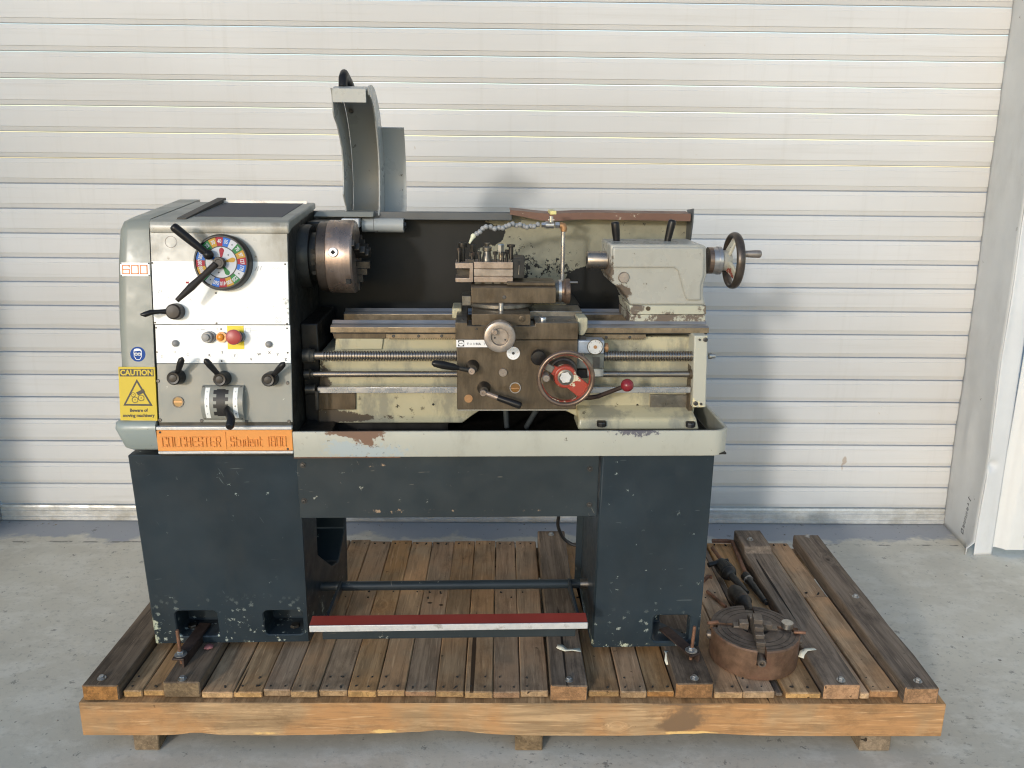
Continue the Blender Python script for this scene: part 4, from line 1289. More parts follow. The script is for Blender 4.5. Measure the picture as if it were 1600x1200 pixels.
# nameplate with raised squared lettering
q0, q1 = (-0.8995, 0.6213), (-0.5489, 0.6785)
np_ = MB().box(q0[0], q1[0], -0.004, 0.02, q0[1], q1[1]).build('nameplate', M_orange, lathe, bevel=0.0015)
MB().box(q0[0], q1[0], -0.0045, 0.02, q1[1] + 0.0008, q1[1] + 0.0095).build('upper_trim', M_silver, np_, bevel=0.0015)
MB().box(q0[0], q1[0], -0.0045, 0.02, q0[1] - 0.008, q0[1] - 0.0008).build('lower_trim', M_silver, np_, bevel=0.0015)
MB().box(q0[0], q1[0], 0.002, 0.02, q0[1] - 0.012, q0[1] - 0.0085).build('trim_shadow_gap', M_signblack, np_)
GL = {  # squared stroke letters on a 0..1 x 0..1 cell
 'C': [[(.95, .78), (.95, 1), (.05, 1), (.05, 0), (.95, 0), (.95, .22)]], 'O': [[(.05, 0), (.05, 1), (.95, 1), (.95, 0), (.05, 0)]],
 'L': [[(.05, 1), (.05, 0), (.95, 0)]], 'H': [[(.05, 0), (.05, 1)], [(.95, 0), (.95, 1)], [(.05, .5), (.95, .5)]],
 'E': [[(.95, 1), (.05, 1), (.05, 0), (.95, 0)], [(.05, .5), (.8, .5)]], 'S': [[(.95, .8), (.95, 1), (.05, 1), (.05, .5), (.95, .5), (.95, 0), (.05, 0), (.05, .2)]],
 'T': [[(0, 1), (1, 1)], [(.5, 1), (.5, 0)]], 'R': [[(.05, 0), (.05, 1), (.95, 1), (.95, .5), (.05, .5)], [(.55, .5), (.95, 0)]],
 't': [[(.3, 1), (.3, 0), (.9, 0)], [(0, .68), (.85, .68)]], 'u': [[(.08, .68), (.08, 0), (.92, 0), (.92, .68)]],
 'd': [[(.92, 1), (.92, 0), (.08, 0), (.08, .68), (.92, .68)]], 'e': [[(.9, 0), (.08, 0), (.08, .68), (.92, .68), (.92, .34), (.08, .34)]],
 'n': [[(.08, 0), (.08, .68), (.92, .68), (.92, 0)]], '1': [[(.5, 0), (.5, 1)]], '8': [[(.05, 0), (.05, 1), (.95, 1), (.95, 0), (.05, 0)], [(.05, .5), (.95, .5)]],
 '0': [[(.05, 0), (.05, 1), (.95, 1), (.95, 0), (.05, 0)]], '6': [[(.95, .82), (.95, 1), (.05, 1), (.05, 0), (.95, 0), (.95, .52), (.05, .52)]], 'f': []}
def strokes(T, text, x, y, cw, h, gap, r, mat, parent, slant=0.0, widths=None, flat=False):
    for ch in text:
        w = cw * (0.45 if ch == '1' else 1.0)
        if ch != ' ':
            m = MB(T)
            for st in GL[ch]:
                P = [(x + w * a + slant * h * b, y + h * b) for a, b in st]
                for (ax, ay), (bx, by) in zip(P[:-1], P[1:]):
                    dx, dy = bx - ax, by - ay
                    l = hypot(dx, dy)
                    ux, uy = dx / l * r, dy / l * r
                    if flat:
                        m.prism([(ax - ux + uy, ay - uy - ux), (bx + ux + uy, by + uy - ux), (bx + ux - uy, by + uy + ux), (ax - ux - uy, ay - uy + ux)], 0.0, 0.0009)
                    else:
                        m.prism([(ax - ux + uy, ay - uy - ux), (bx + ux + uy, by + uy - ux), (bx + ux - uy, by + uy + ux), (ax - ux - uy, ay - uy + ux)], 0, 0.0032)
            m.build('lettering', mat, parent, smooth=0, bevel=0.0 if flat else 0.0009)
        x += w + gap
    return x
NT = FY(-0.004)
zc = q0[1] + 0.013
strokes(NT, 'COLCHESTER', -0.8861, zc, 0.0113, 0.026, 0.0041, 0.0010, M_orange, np_)
strokes(NT, 'Student', -0.7099, zc, 0.0088, 0.026, 0.0035, 0.0010, M_orange, np_, slant=0.0)
strokes(NT, '1800', -0.6134, zc, 0.0106, 0.026, 0.0036, 0.0010, M_orange, np_)
MB(NT).box(-0.7231, -0.7211, q0[1] + 0.004, q1[1] - 0.004, 0, 0.0018).build('divider', M_orange, np_)
def screw(T, x, y, r, parent, mat=None, name='screw', w=0.0):
    m = MB(T)
    m.revolve((x, y, w), (0, 0, 1), [(0, r), (0.0012, r), (0.002, r * 0.75), (0.002, r * 0.35), (0.0008, r * 0.3)], 12)
    return m.build(name, mat or M_screw, parent, smooth=30)
screw(NT, -0.8893, q1[1] - 0.005, 0.0030, np_)
screw(NT, -0.5626, q0[1] + 0.005, 0.0030, np_)

# front panels lie on the sloping face
def panel(name, a, b, w0, w1, mat, bevel=0.0008, parent=None):
    m = MB(HM)
    m.box(a[0], b[0], b[1], a[1], w0, w1)
    return m.build(name, mat, parent or lathe, bevel=bevel)
u0, u1 = HX0 + 0.001, HX1 - 0.002
A1, A2, A3, A4, A5 = (-0.725, 0.5549), (-0.7281, 0.4586), (-0.7334, 0.2973), (-0.7366, 0.1979), (-0.7417, 0.0427)
upper = panel('bare_panel', (u0, A1[1] - 0.002), (u1, A2[1]), -0.001, 0.002, M_bare)
plate = panel('speed_plate', (u0 + 0.001, A2[1] + 0.001), (u1, A3[1] + 0.0012), -0.001, 0.0035, M_white)
plate2 = panel('switch_plate', (u0 + 0.004, A3[1] - 0.0006), (u1 + 0.002, A4[1]), -0.001, 0.0035, M_white)
gpan = panel('gearbox_panel', (u0 + 0.004, A4[1] - 0.0008), (u1 + 0.003, A5[1]), -0.001, 0.0042, M_panelgrey, bevel=0.0015)
MB(HM).ring(((-0.8445, 0.5082)[0], (-0.8445, 0.5082)[1], 0.002), (0, 0, 1), 0.0135, 0.0150, 0.0008).build('plug_ring', M_screw, upper)
MB(HM).cyl(((-0.8445, 0.5082)[0], (-0.8445, 0.5082)[1], 0.002), ((-0.8445, 0.5082)[0], (-0.8445, 0.5082)[1], 0.0026), 0.0132, n=28).build('plug', M_bare, upper)
for p in ((-0.8925, 0.4547), (-0.5567, 0.4531), (-0.8921, 0.3027), (-0.7358, 0.3014), (-0.5555, 0.3001), (-0.7349, 0.3787)):
    screw(HM, p[0], p[1], 0.0024, plate, w=0.0035)
for p in ((-0.8894, 0.2895), (-0.5558, 0.2885), (-0.8903, 0.2266), (-0.5557, 0.2253), (-0.7258, 0.2035), (-0.7248, 0.2865)):
    screw(HM, p[0], p[1], 0.0026 if p[1] < 0.2 else 0.0022, plate2, w=0.0035)
for p in ((-0.89, 0.1517), (-0.8891, 0.0493), (-0.7821, 0.0474), (-0.6663, 0.0454), (-0.5567, 0.0451), (-0.5576, 0.1465)):
    screw(HM, p[0], p[1], 0.0046, gpan, w=0.0042)
# thread symbols printed faintly on the speed plate
m = MB(HM)
for a in ((398, 424), (402, 423.5), (406, 423)):
    pass
M_faint = plain('faint_grey_print', (0.45, 0.45, 0.44), 0.5)
def inkstroke(m, P, r, w=0.0037):
    for (ax, ay), (bx, by) in zip(P[:-1], P[1:]):
        l = hypot(bx - ax, by - ay)
        ux, uy = (bx - ax) / l * r, (by - ay) / l * r
        m.prism([(ax - ux + uy, ay - uy - ux), (bx + ux + uy, by + uy - ux), (bx + ux - uy, by + uy + ux), (ax - ux - uy, ay - uy + ux)], w - 0.0004, w)
for (pa, pb) in (((-0.6338, 0.4364), (-0.6286, 0.4462)), ((-0.6273, 0.4364), (-0.6237, 0.4479)), ((-0.6207, 0.4381), (-0.6172, 0.4479)), ((-0.881, 0.3782), (-0.8774, 0.3864)), ((-0.8745, 0.3782), (-0.8709, 0.3864))):
    inkstroke(m, [pa, pb], 0.0009)
zz = [(-0.5897, 0.4415), (-0.5863, 0.4448), (-0.5831, 0.4415), (-0.5798, 0.4448), (-0.5766, 0.4416), (-0.5733, 0.4449), (-0.5701, 0.4416)]
inkstroke(m, zz, 0.0004)
for dy in (0.0, -0.008, -0.012):
    inkstroke(m, [(a + 0.004, b - 0.128 + dy) for a, b in zz[:6]], 0.0004)
m.build('thread_symbols', M_faint, plate, smooth=0)
MB(HM).box((-0.8103, 0.4046)[0], (-0.8022, 0.4046)[0], (-0.8104, 0.403)[1], (-0.8102, 0.4079)[1], 0.0035, 0.0039).build('red_mark', M_dialred, plate)

# speed dial: three rings of coloured sectors, black rim
dc = (-0.7095, 0.456)
DX, DYc = dc
W0, W1 = 0.0035, 0.040
dial = MB(HM).revolve((DX, DYc, W0), (0, 0, 1), [(0, 0.0715), (0.024, 0.0715), (0.030, 0.0690), (0.0345, 0.0665), (0.0345, 0.0640), (0.031, 0.0630)], 64).build('speed_dial', M_bakelite, lathe, smooth=30)
cols = [M_dialred, M_dialblue, M_dialwhite, M_dialgreen, M_dialyellow] * 4
nums = ['40', '55', '', '70', '97', '127', '178', '', '220', '300', '410', '560', '', '25', '800', '1080', '1800', '', '25', '30']
def sector(r0, r1, a0, a1, w0, w1, n=4):
    pts = [(r1 * cos(a0 + (a1 - a0) * k / n), r1 * sin(a0 + (a1 - a0) * k / n)) for k in range(n + 1)]
    pts += [(r0 * cos(a1 + (a0 - a1) * k / n), r0 * sin(a1 + (a0 - a1) * k / n)) for k in range(n + 1)]
    return [(DX + a, DYc + b) for a, b in pts]
WF = W0 + 0.031
for k in range(20):
    ac = R(93 - 18 * k)
    MB(HM).prism(sector(0.041, 0.0628, ac - R(8.8), ac + R(8.8), 0, 0), WF - 0.001, WF + 0.0006).build('colour_sector', cols[k], dial, smooth=0)
    if nums[k]:
        lettering(nums[k], 0.0135, HM, (DX + 0.0525 * cos(ac), DYc + 0.0525 * sin(ac), WF + 0.0006), M_dialwhite, dial, rot=ac - pi / 2, bold=0.0004, sx=0.72, depth=0.0003)
    else:
        m = MB(HM)
        c_, s_ = cos(ac), sin(ac)
        m.prism([(DX + 0.0525 * c_ + a * s_ + b * c_, DYc + 0.0525 * s_ - a * c_ + b * s_) for a, b in ((-0.0022, -0.002), (0.0022, -0.002), (0, 0.0026))], WF + 0.0004, WF + 0.0009)
        m.build('arrow_mark', M_signblack, dial, smooth=0)
MB(HM).ring((DX, DYc, WF - 0.0005), (0, 0, 1), 0.0385, 0.041, 0.0016, 56).build('inner_ring', M_signblack, dial)
MB(HM).cyl((DX, DYc, WF - 0.001), (DX, DYc, WF + 0.001), 0.0386, n=56).build('inner_disc', M_dialwhite, dial, smooth=30)
for a, mt in ((86, M_dialred), (12, M_dialyellow), (-60, M_dialgreen), (152, M_dialblue)):
    c_, s_ = cos(R(a)), sin(R(a))
    m = MB(HM)
    m.prism([(DX + p * c_ - q * s_, DYc + p * s_ + q * c_) for p, q in ((0.013, -0.0022), (0.030, -0.0062), (0.0345, -0.0045), (0.037, 0), (0.0345, 0.0045), (0.030, 0.0062), (0.013, 0.0022))], WF + 0.0008, WF + 0.0018)
    m.build('pointer_mark', mt, dial, smooth=0)
for a in (45, 196, -104):
    MB(HM).cyl((DX + 0.026 * cos(R(a)), DYc + 0.026 * sin(R(a)), WF), (DX + 0.026 * cos(R(a)), DYc + 0.026 * sin(R(a)), WF + 0.0016), 0.0022, n=4).build('arrow_mark', M_signblack, dial, smooth=0)
MB(HM).revolve((DX - 0.002, DYc - 0.002, WF), (0, 0, 1), [(0, 0.0150), (0.016, 0.0150), (0.0185, 0.0135), (0.0185, 0.009), (0.0170, 0.008)], 32).build('dial_hub', M_bakebrown, dial, smooth=30)
l0, l1 = (-0.7399, 0.477), (-0.8151, 0.5441)
m = MB(HM)
m.grip((l0[0], l0[1], 0.052), (l1[0], l1[1], 0.072), 0.0085, 0.0115, 16)
m.ball((l0[0] + 0.004, l0[1] - 0.003, 0.050), 0.013, sc=(1, 1, 1.1))
m.build('outer_lever', M_bakelite, dial, smooth=50)
l0, l1 = (-0.7187, 0.4501), (-0.8077, 0.3591)
m = MB(HM)
m.tube([(l0[0], l0[1], 0.052), (l0[0] + (l1[0] - l0[0]) * 0.3, l0[1] + (l1[1] - l0[1]) * 0.3, 0.060), (l0[0] + (l1[0] - l0[0]) * 0.62, l0[1] + (l1[1] - l0[1]) * 0.62, 0.070), (l1[0], l1[1], 0.080)],
       [0.0085, 0.0080, 0.0100, 0.0060], 14)
m.build('inner_lever', M_bakebrown, dial, smooth=50)

# knob with thin handle below the dial
kc, kt = (-0.8395, 0.3313), (-0.9122, 0.3241)
m = MB(HM)
m.revolve((kc[0] + 0.004, kc[1], 0.0035), (0, 0, 1), [(0, 0.0215), (0.014, 0.0210), (0.026, 0.0195), (0.030, 0.016), (0.031, 0.004)], 28)
kn = m.build('feed_knob', M_bakebrown, lathe, smooth=30)
MB(HM).tube([(kc[0] - 0.012, kc[1], 0.024), (kc[0] - 0.03, kc[1], 0.030), (kc[0] - 0.05, kc[1] - 0.002, 0.036), (kt[0] + 0.01, kt[1], 0.042), (kt[0], kt[1], 0.043)], [0.0075, 0.0055, 0.0070, 0.0070, 0.0025], 14).build('knob_handle', M_bakelite, kn, smooth=50)

# switches
c = (-0.7567, 0.2656)
m = MB(HM)
m.cyl((c[0] + 0.003, c[1], 0.0035), (c[0] + 0.003, c[1], 0.011), 0.0155, n=28)
sw = m.build('selector_switch', M_greyplastic, lathe, smooth=30)
m = MB(HM)
m.revolve((c[0], c[1], 0.011), (0, 0, 1), [(0, 0.0145), (0.010, 0.0135), (0.011, 0.0125), (0.011, 0.0085), (0.018, 0.0080), (0.0185, 0.006)], 20)
m.build('switch_cap', M_greyplastic, sw, smooth=20)
c = (-0.7242, 0.2657)
m = MB(HM)
m.cyl((c[0] + 0.002, c[1], 0.0035), (c[0] + 0.002, c[1], 0.012), 0.0135, n=28)
pl_ = m.build('pilot_lamp', M_brass, lathe, smooth=30)
MB(HM).ball((c[0], c[1], 0.013), 0.0095, sc=(1, 1, 0.6)).build('lamp_lens', M_amber, pl_, smooth=80)
yb0, yb1 = (-0.7089, 0.2345), (-0.667, 0.295)
yp = MB(HM).box(yb0[0], yb1[0], yb0[1], yb1[1], 0.0030, 0.0046).build('emergency_stop', M_brightyellow, lathe)
c = (-0.6849, 0.2668)
MB(HM).revolve((c[0] + 0.008, c[1], 0.0046), (0, 0, 1), [(0, 0.0145), (0.018, 0.0145), (0.020, 0.010), (0.026, 0.010)], 28).build('button_neck', M_screw, yp, smooth=30)
MB(HM).revolve((c[0], c[1], 0.026), (0, 0, 1), [(0, 0.0150), (0.003, 0.0195), (0.009, 0.0195), (0.012, 0.0178), (0.0135, 0.012), (0.014, 0.001)], 32).build('mushroom_button', M_redbtn, yp, smooth=40)
for p in ((-0.8416, 0.2494), (-0.6031, 0.2472)):
    MB(HM).revolve((p[0], p[1], 0.0035), (0, 0, 1), [(0, 0.0088), (0.005, 0.0086), (0.008, 0.0066), (0.0095, 0.002)], 22).build('indicator_stud', M_greyplastic, plate2, smooth=50)
M_letter = plain('letter_ink', (0.09, 0.09, 0.10), 0.5)
for ch, p, mt in (('D', (-0.8777, 0.215), M_faint), ('D', (-0.8446, 0.2267), M_faint), ('C', (-0.8121, 0.2201), M_faint), ('R', (-0.7565, 0.2184), M_letter), ('S', (-0.7235, 0.226), M_letter), ('T', (-0.6918, 0.2168), M_letter),
              ('V', (-0.6501, 0.2077), M_letter), ('W', (-0.6291, 0.221), M_letter), ('X', (-0.6027, 0.2252), M_letter), ('Y', (-0.5814, 0.2202), M_letter), ('Z', (-0.5611, 0.2077), M_letter)):
    lettering(ch, 0.0085, HM, (p[0], p[1], 0.0036), mt, plate2, bold=0.0003, depth=0.0003)
    if ch in 'TXYW':
        MB(HM).ring((p[0], p[1], 0.0034), (0, 0, 1), 0.0078, 0.0081, 0.0004, 30).build('letter_ring', M_faint, plate2, smooth=0)
m = MB(HM)
inkstroke(m, [(-0.787, 0.2847), (-0.7804, 0.2847)], 0.0006)
inkstroke(m, [(-0.7755, 0.2848), (-0.7674, 0.2848)], 0.0010)
inkstroke(m, [(-0.6626, 0.2883), (-0.6628, 0.2784), (-0.6497, 0.2784), (-0.6494, 0.2883), (-0.6626, 0.2883)], 0.0004)
inkstroke(m, [(-0.6496, 0.2833), (-0.6332, 0.2834)], 0.0004)
m.build('switch_symbols', M_faint, plate2, smooth=0)

# three lever knobs on the gearbox panel
for hub, tip in (((-0.8375, 0.1623), (-0.8083, 0.2159)), ((-0.7208, 0.1589), (-0.7527, 0.2127)), ((-0.5986, 0.1581), (-0.5528, 0.2031))):
    m = MB(HM)
    m.revolve((hub[0], hub[1], 0.0042), (0, 0, 1), [(0, 0.0195), (0.012, 0.0190), (0.034, 0.0178), (0.038, 0.0165), (0.040, 0.0150), (0.0395, 0.010), (0.041, 0.009), (0.0415, 0.002)], 30)
    lv = m.build('gear_lever', M_bakelite, lathe, smooth=30)
    d = Vector((tip[0] - hub[0], tip[1] - hub[1], 0)).normalized()
    MB(HM).tube([(hub[0] + d.x * 0.008, hub[1] + d.y * 0.008, 0.028), (hub[0] + d.x * 0.022, hub[1] + d.y * 0.022, 0.034), (tip[0] - d.x * 0.018, tip[1] - d.y * 0.018, 0.046), (tip[0] - d.x * 0.006, tip[1] - d.y * 0.006, 0.052), (tip[0], tip[1], 0.054)],
                [0.0080, 0.0068, 0.0086, 0.0078, 0.003], 14).build('lever_handle', M_bakelite, lv, smooth=50)
# oil sight glass
c = (-0.8407, 0.0969)
sg = MB(HM).ring((c[0], c[1], 0.0042), (0, 0, 1), 0.0125, 0.0148, 0.003, 32).build('sight_glass', M_screw, lathe)
MB(HM).cyl((c[0], c[1], 0.0040), (c[0], c[1], 0.0052), 0.0126, n=28).build('glass_disc', M_glass, sg, smooth=30)
MB(HM).box(c[0] - 0.011, c[0] + 0.011, c[1] - 0.001, c[1] + 0.0015, 0.0052, 0.0056).build('oil_line', M_brass, sg)

# gear selector: bulged plate with notched gate and black handle
a0, b0 = (-0.7754, 0.0505), (-0.669, 0.1409)
X0, X1, Y0, Y1 = a0[0], b0[0], a0[1], b0[1]
def bulge(t): return 0.0042 + 0.020 * sin(pi * min(max(t, 0), 1)) ** 0.7 + 0.004
gs = MB(HM)
ny = 20
prof = [(Y0 + (Y1 - Y0) * k / ny, bulge(k / ny)) for k in range(ny + 1)] + [(Y1, 0.003), (Y0, 0.003)]
gs.prism(prof, X0, X1, 'x')
sel = gs.build('gear_selector', M_panelgrey, lathe, smooth=40)
sx0, sx1 = X0 + 0.0155, X1 - 0.0155
def strip(x0, x1, t0, t1, lift, mat, name):
    m = MB(HM)
    pts = [(Y0 + (Y1 - Y0) * (t0 + (t1 - t0) * k / 12), bulge(t0 + (t1 - t0) * k / 12) + lift) for k in range(13)]
    low = [(y, w - lift - 0.003) for y, w in reversed(pts)]
    m.prism(pts + low, x0, x1, 'x')
    return m.build(name, mat, sel, smooth=40)
strip(X0 + 0.010, X0 + 0.0215, 0.06, 0.94, 0.0006, M_white, 'number_strip')
strip(X1 - 0.0245, X1 - 0.013, 0.06, 0.94, 0.0006, M_white, 'number_strip')
strip((X0 + X1) / 2 - 0.0135, (X0 + X1) / 2 + 0.0085, 0.12, 0.90, 0.0008, M_signblack, 'gate_slot')
for k, t in enumerate((0.20, 0.42, 0.62, 0.82)):
    strip((X0 + X1) / 2 - 0.0215, (X0 + X1) / 2 + 0.0165, t - 0.055, t + 0.055, 0.0007, M_signblack, 'gate_notch')
    for nm, x in ((str(7 - 2 * k), X0 + 0.0155), (str(8 - 2 * k), X1 - 0.0185)):
        lettering(nm, 0.0065, HM @ Matrix.Translation((0, 0, bulge(t) + 0.0008)), (x, Y0 + (Y1 - Y0) * t, 0), M_letter if k < 2 else M_faint, sel, bold=0.0002, depth=0.0003)
for x, y in ((X0 + 0.004, Y1 - 0.006), (X1 - 0.006, Y1 - 0.006), (X0 + 0.005, Y0 + 0.007), (X1 - 0.006, Y0 + 0.007)):
    screw(HM, x, y, 0.0038, sel, w=0.012)
h0, h1 = (-0.7078, 0.0807), (-0.6916, 0.0386)
m = MB(HM)
m.tube([(h0[0], h0[1] + 0.006, 0.018), (h0[0], h0[1], 0.034), (h1[0], h1[1] + 0.020, 0.052), (h1[0], h1[1] + 0.004, 0.066), (h1[0], h1[1] + 0.001, 0.070)], [0.0055, 0.0075, 0.0108, 0.0112, 0.0085], 16)
m.build('selector_handle', M_bakelite, sel, smooth=50)

# "600" plate, goggles sign and caution sign on the end cover
a, b = (-0.974, 0.4209), (-0.9001, 0.4553)
sx = MB(HM).box(a[0], b[0], a[1], b[1], -0.002, 0.0032).build('number_plate', M_white, lathe, bevel=0.0005)
strokes(HM @ Matrix.Translation((0, 0, 0.0031)), '600', a[0] + 0.005, a[1] + 0.0065, 0.0185, 0.0205, 0.0038, 0.0015, M_orangered, sx, flat=True)
for x, y in ((a[0] + .002, a[1] + .002), (b[0] - .002, a[1] + .002), (a[0] + .002, b[1] - .002), (b[0] - .002, b[1] - .002)):
    screw(HM, x, y, 0.0017, sx, w=0.0032)
c = (-0.9398, 0.221)
gsn = MB(HM).cyl((c[0], c[1], -0.001), (c[0], c[1], 0.0012), 0.0231, n=48).build('goggles_sign', M_signwhite, lathe, smooth=30)
RG = 0.0194
MB(HM).cyl((c[0], c[1], 0.0008), (c[0], c[1], 0.0016), RG, n=48).build('blue_disc', M_blue, gsn, smooth=30)
def pict(name, polys, mat, parent, cx, cy, sc, w0, w1):
    m = MB(HM)
    for P in polys:
        m.prism([(cx + x * sc, cy + y * sc) for x, y in P], w0, w1)
    return m.build(name, mat, parent, smooth=0)
def outline(P, r, closed=True):
    out = []
    Q = P + [P[0]] if closed else P
    for (ax, ay), (bx, by) in zip(Q[:-1], Q[1:]):
        l = hypot(bx - ax, by - ay)
        ux, uy = (bx - ax) / l * r, (by - ay) / l * r
        out.append([(ax - ux + uy, ay - uy - ux), (bx + ux + uy, by + uy - ux), (bx + ux - uy, by + uy + ux), (ax - ux - uy, ay - uy + ux)])
    return out
hair = [(-0.50, 0.30), (-0.52, 0.52), (-0.38, 0.70), (-0.15, 0.76), (0.2, 0.74), (0.42, 0.62), (0.52, 0.45), (0.50, 0.30), (0.40, 0.38), (0.30, 0.48), (-0.2, 0.42), (-0.42, 0.40)]
pict('hair', [hair], M_signwhite, gsn, c[0], c[1], RG, 0.0014, 0.0020)
face = [(-0.50, 0.30), (-0.48, -0.30), (-0.22, -0.72), (0.22, -0.72), (0.48, -0.30), (0.50, 0.30)]
pict('face_outline', outline(face, 0.035, False), M_signwhite, gsn, c[0], c[1], RG, 0.0014, 0.0019)
def rr(x0, x1, y0, y1): return [(x0, y0 + .07), (x0 + .07, y0), (x1 - .07, y0), (x1, y0 + .07), (x1, y1 - .07), (x1 - .07, y1), (x0 + .07, y1), (x0, y1 - .07)]
pict('goggles', outline(rr(-0.38, -0.06, -0.14, 0.14), 0.06) + outline(rr(0.06, 0.38, -0.14, 0.14), 0.06) + [[(-0.52, 0.0), (-0.38, -0.02), (-0.38, 0.07), (-0.52, 0.09)], [(0.38, -0.02), (0.52, 0.0), (0.52, 0.09), (0.38, 0.07)]],
     M_signwhite, gsn, c[0], c[1], RG, 0.0014, 0.0022)
P4 = [(-0.9891, 0.1886), (-0.8964, 0.1878), (-0.8954, 0.0481), (-0.9896, 0.0492)]
cs = MB(HM).prism([P4[3], P4[2], P4[1], P4[0]], 0.0002, 0.0062).build('caution_sign', M_yellow, lathe, smooth=0)
WS = 0.0062
cxs = (P4[0][0] + P4[1][0]) / 2
ha, hb = (-0.9862, 0.1637), (-0.8998, 0.1828)
MB(HM).rrect(ha[0], hb[0], ha[1], hb[1], 0.0015, WS - 0.0005, WS + 0.0004).build('header_band', M_signblack, cs, smooth=0)
lettering('CAUTION', 0.0195, HM, ((ha[0] + hb[0]) / 2, (ha[1] + hb[1]) / 2 - 0.0002, WS + 0.0006), M_yellow, cs, bold=0.00075, sx=0.94, depth=0.0003)
t1, t2, t3 = (-0.9433, 0.157), (-0.9806, 0.0877), (-0.9053, 0.0868)
tri = [t1, t3, t2]
tc_ = (sum(p[0] for p in tri) / 3, sum(p[1] for p in tri) / 3)
m = MB(HM)
m.prism(tri, WS - 0.0005, WS + 0.0003)
m.build('warning_triangle', M_signblack, cs, smooth=0, bevel=0.0)
m = MB(HM)
m.prism([(tc_[0] + (x - tc_[0]) * 0.80, tc_[1] + (y - tc_[1]) * 0.80) for x, y in tri], WS, WS + 0.0006)
m.build('triangle_field', M_yellow, cs, smooth=0)
for (px_, s) in (((-0.9497, 0.1028), 0.0075), ((-0.9339, 0.1078), 0.0075), ((-0.954, 0.1162), 0.0055)):
    m = MB(HM)
    nt = 14
    m.ring((px_[0], px_[1], WS + 0.0004), (0, 0, 1), s * 0.86, s, 0.0005, 32)
    m.cyl((px_[0], px_[1], WS + 0.0004), (px_[0], px_[1], WS + 0.0009), s * 0.2, n=10)
    for k in range(nt):
        a = 2 * pi * k / nt
        m.prism([(px_[0] + cos(a + d) * r, px_[1] + sin(a + d) * r) for r, d in ((s * 0.98, -0.13), (s * 1.17, -0.10), (s * 1.17, 0.10), (s * 0.98, 0.13))], WS + 0.0004, WS + 0.0009)
    m.build('gear_symbol', M_signblack, cs, smooth=0)
ar = [(-0.9464, 0.122), (-0.9281, 0.1312), (-0.9235, 0.1228), (-0.941, 0.1145)]
MB(HM).prism([ar[3], ar[2], ar[1], ar[0]], WS + 0.0003, WS + 0.0012).build('hand_symbol', M_signblack, cs, smooth=0)
for i, txt in enumerate(('Beware of', 'moving machinery')):
    p = ((-0.9418, 0.0751), (-0.9424, 0.0617))[i]
    lettering(txt, 0.0118, HM, (p[0], p[1], WS + 0.0003), M_signblack, cs, bold=0.00035, sx=0.93, depth=0.0003)

# ---------------------------------------------------------------- spindle and chuck
SPY, SPZ = 0.25, 1.1031
sp = MB().revolve((-0.549, SPY, SPZ), (1, 0, 0), [(0, 0.088), (0.022, 0.088), (0.030, 0.084), (0.030, 0.066), (0.052, 0.066), (0.052, 0.078)], 56).build('spindle_nose', M_oilyside, lathe, smooth=30)
xb = -0.4705
bp = MB().revolve((xb - 0.027, SPY, SPZ), (1, 0, 0), [(0, 0.093), (0.003, 0.096), (0.026, 0.096)], 64).build('chuck_backplate', M_darkwheel, lathe, smooth=30)
for a in (-0.15, 0.32, -0.6):
    q = Vector((-0.508, SPY - 0.066 * cos(a), SPZ + 0.066 * sin(a)))
    MB().cyl(q + Vector((0, 0.002, 0)), q - Vector((0, 0.0025, 0)), 0.0065, n=14).build('camlock_pin', M_signblack, sp, smooth=30)
ckb = MB().revolve((xb, SPY, SPZ), (1, 0, 0), [(0, 0.0985), (0.003, 0.100), (0.066, 0.100), (0.071, 0.096), (0.072, 0.03), (0.060, 0.028)], 72).build('chuck', M_chuckside, lathe, smooth=30)
q = Vector((xb + 0.023, SPY - 0.098, SPZ + 0.022))
dq = Vector((0, -cos(0.22), sin(0.22)))
MB().revolve(q, dq, [(0, 0.0128), (0.0035, 0.0128), (0.0042, 0.0118), (0.0042, 0.0095), (0.0032, 0.0090), (0.0032, 0.0070)], 32).build('key_socket', M_bright, ckb, smooth=30)
MB().cyl(q, q + dq * 0.0036, 0.0068, n=4).build('socket_hole', M_black, ckb, smooth=0)
MB().box(xb + 0.054, xb + 0.066, SPY - 0.100, SPY - 0.060, SPZ - 0.062, SPZ - 0.050).build('rim_notch', M_black, ckb)
for k in range(3):
    a = R(150 + 120 * k)
    d, e = Vector((0, cos(a), sin(a))), Vector((0, -sin(a), cos(a)))
    m = MB()
    for r0, r1, x1 in ((0.012, 0.032, 0.036), (0.032, 0.050, 0.028), (0.050, 0.070, 0.016), (0.070, 0.093, 0.006)):
        x_0, x_1 = xb + 0.068, xb + 0.072 + x1
        lo = [d * r0 - e * 0.0095, d * r1 - e * 0.0095, d * r1 + e * 0.0095, d * r0 + e * 0.0095]
        o_ = Vector((0, SPY, SPZ))
        m.hexa([o_ + p + Vector((x_0, 0, 0)) for p in lo], [o_ + p + Vector((x_1, 0, 0)) for p in lo])
    m.build('chuck_jaw', M_iron, ckb, smooth=0, bevel=0.0012)

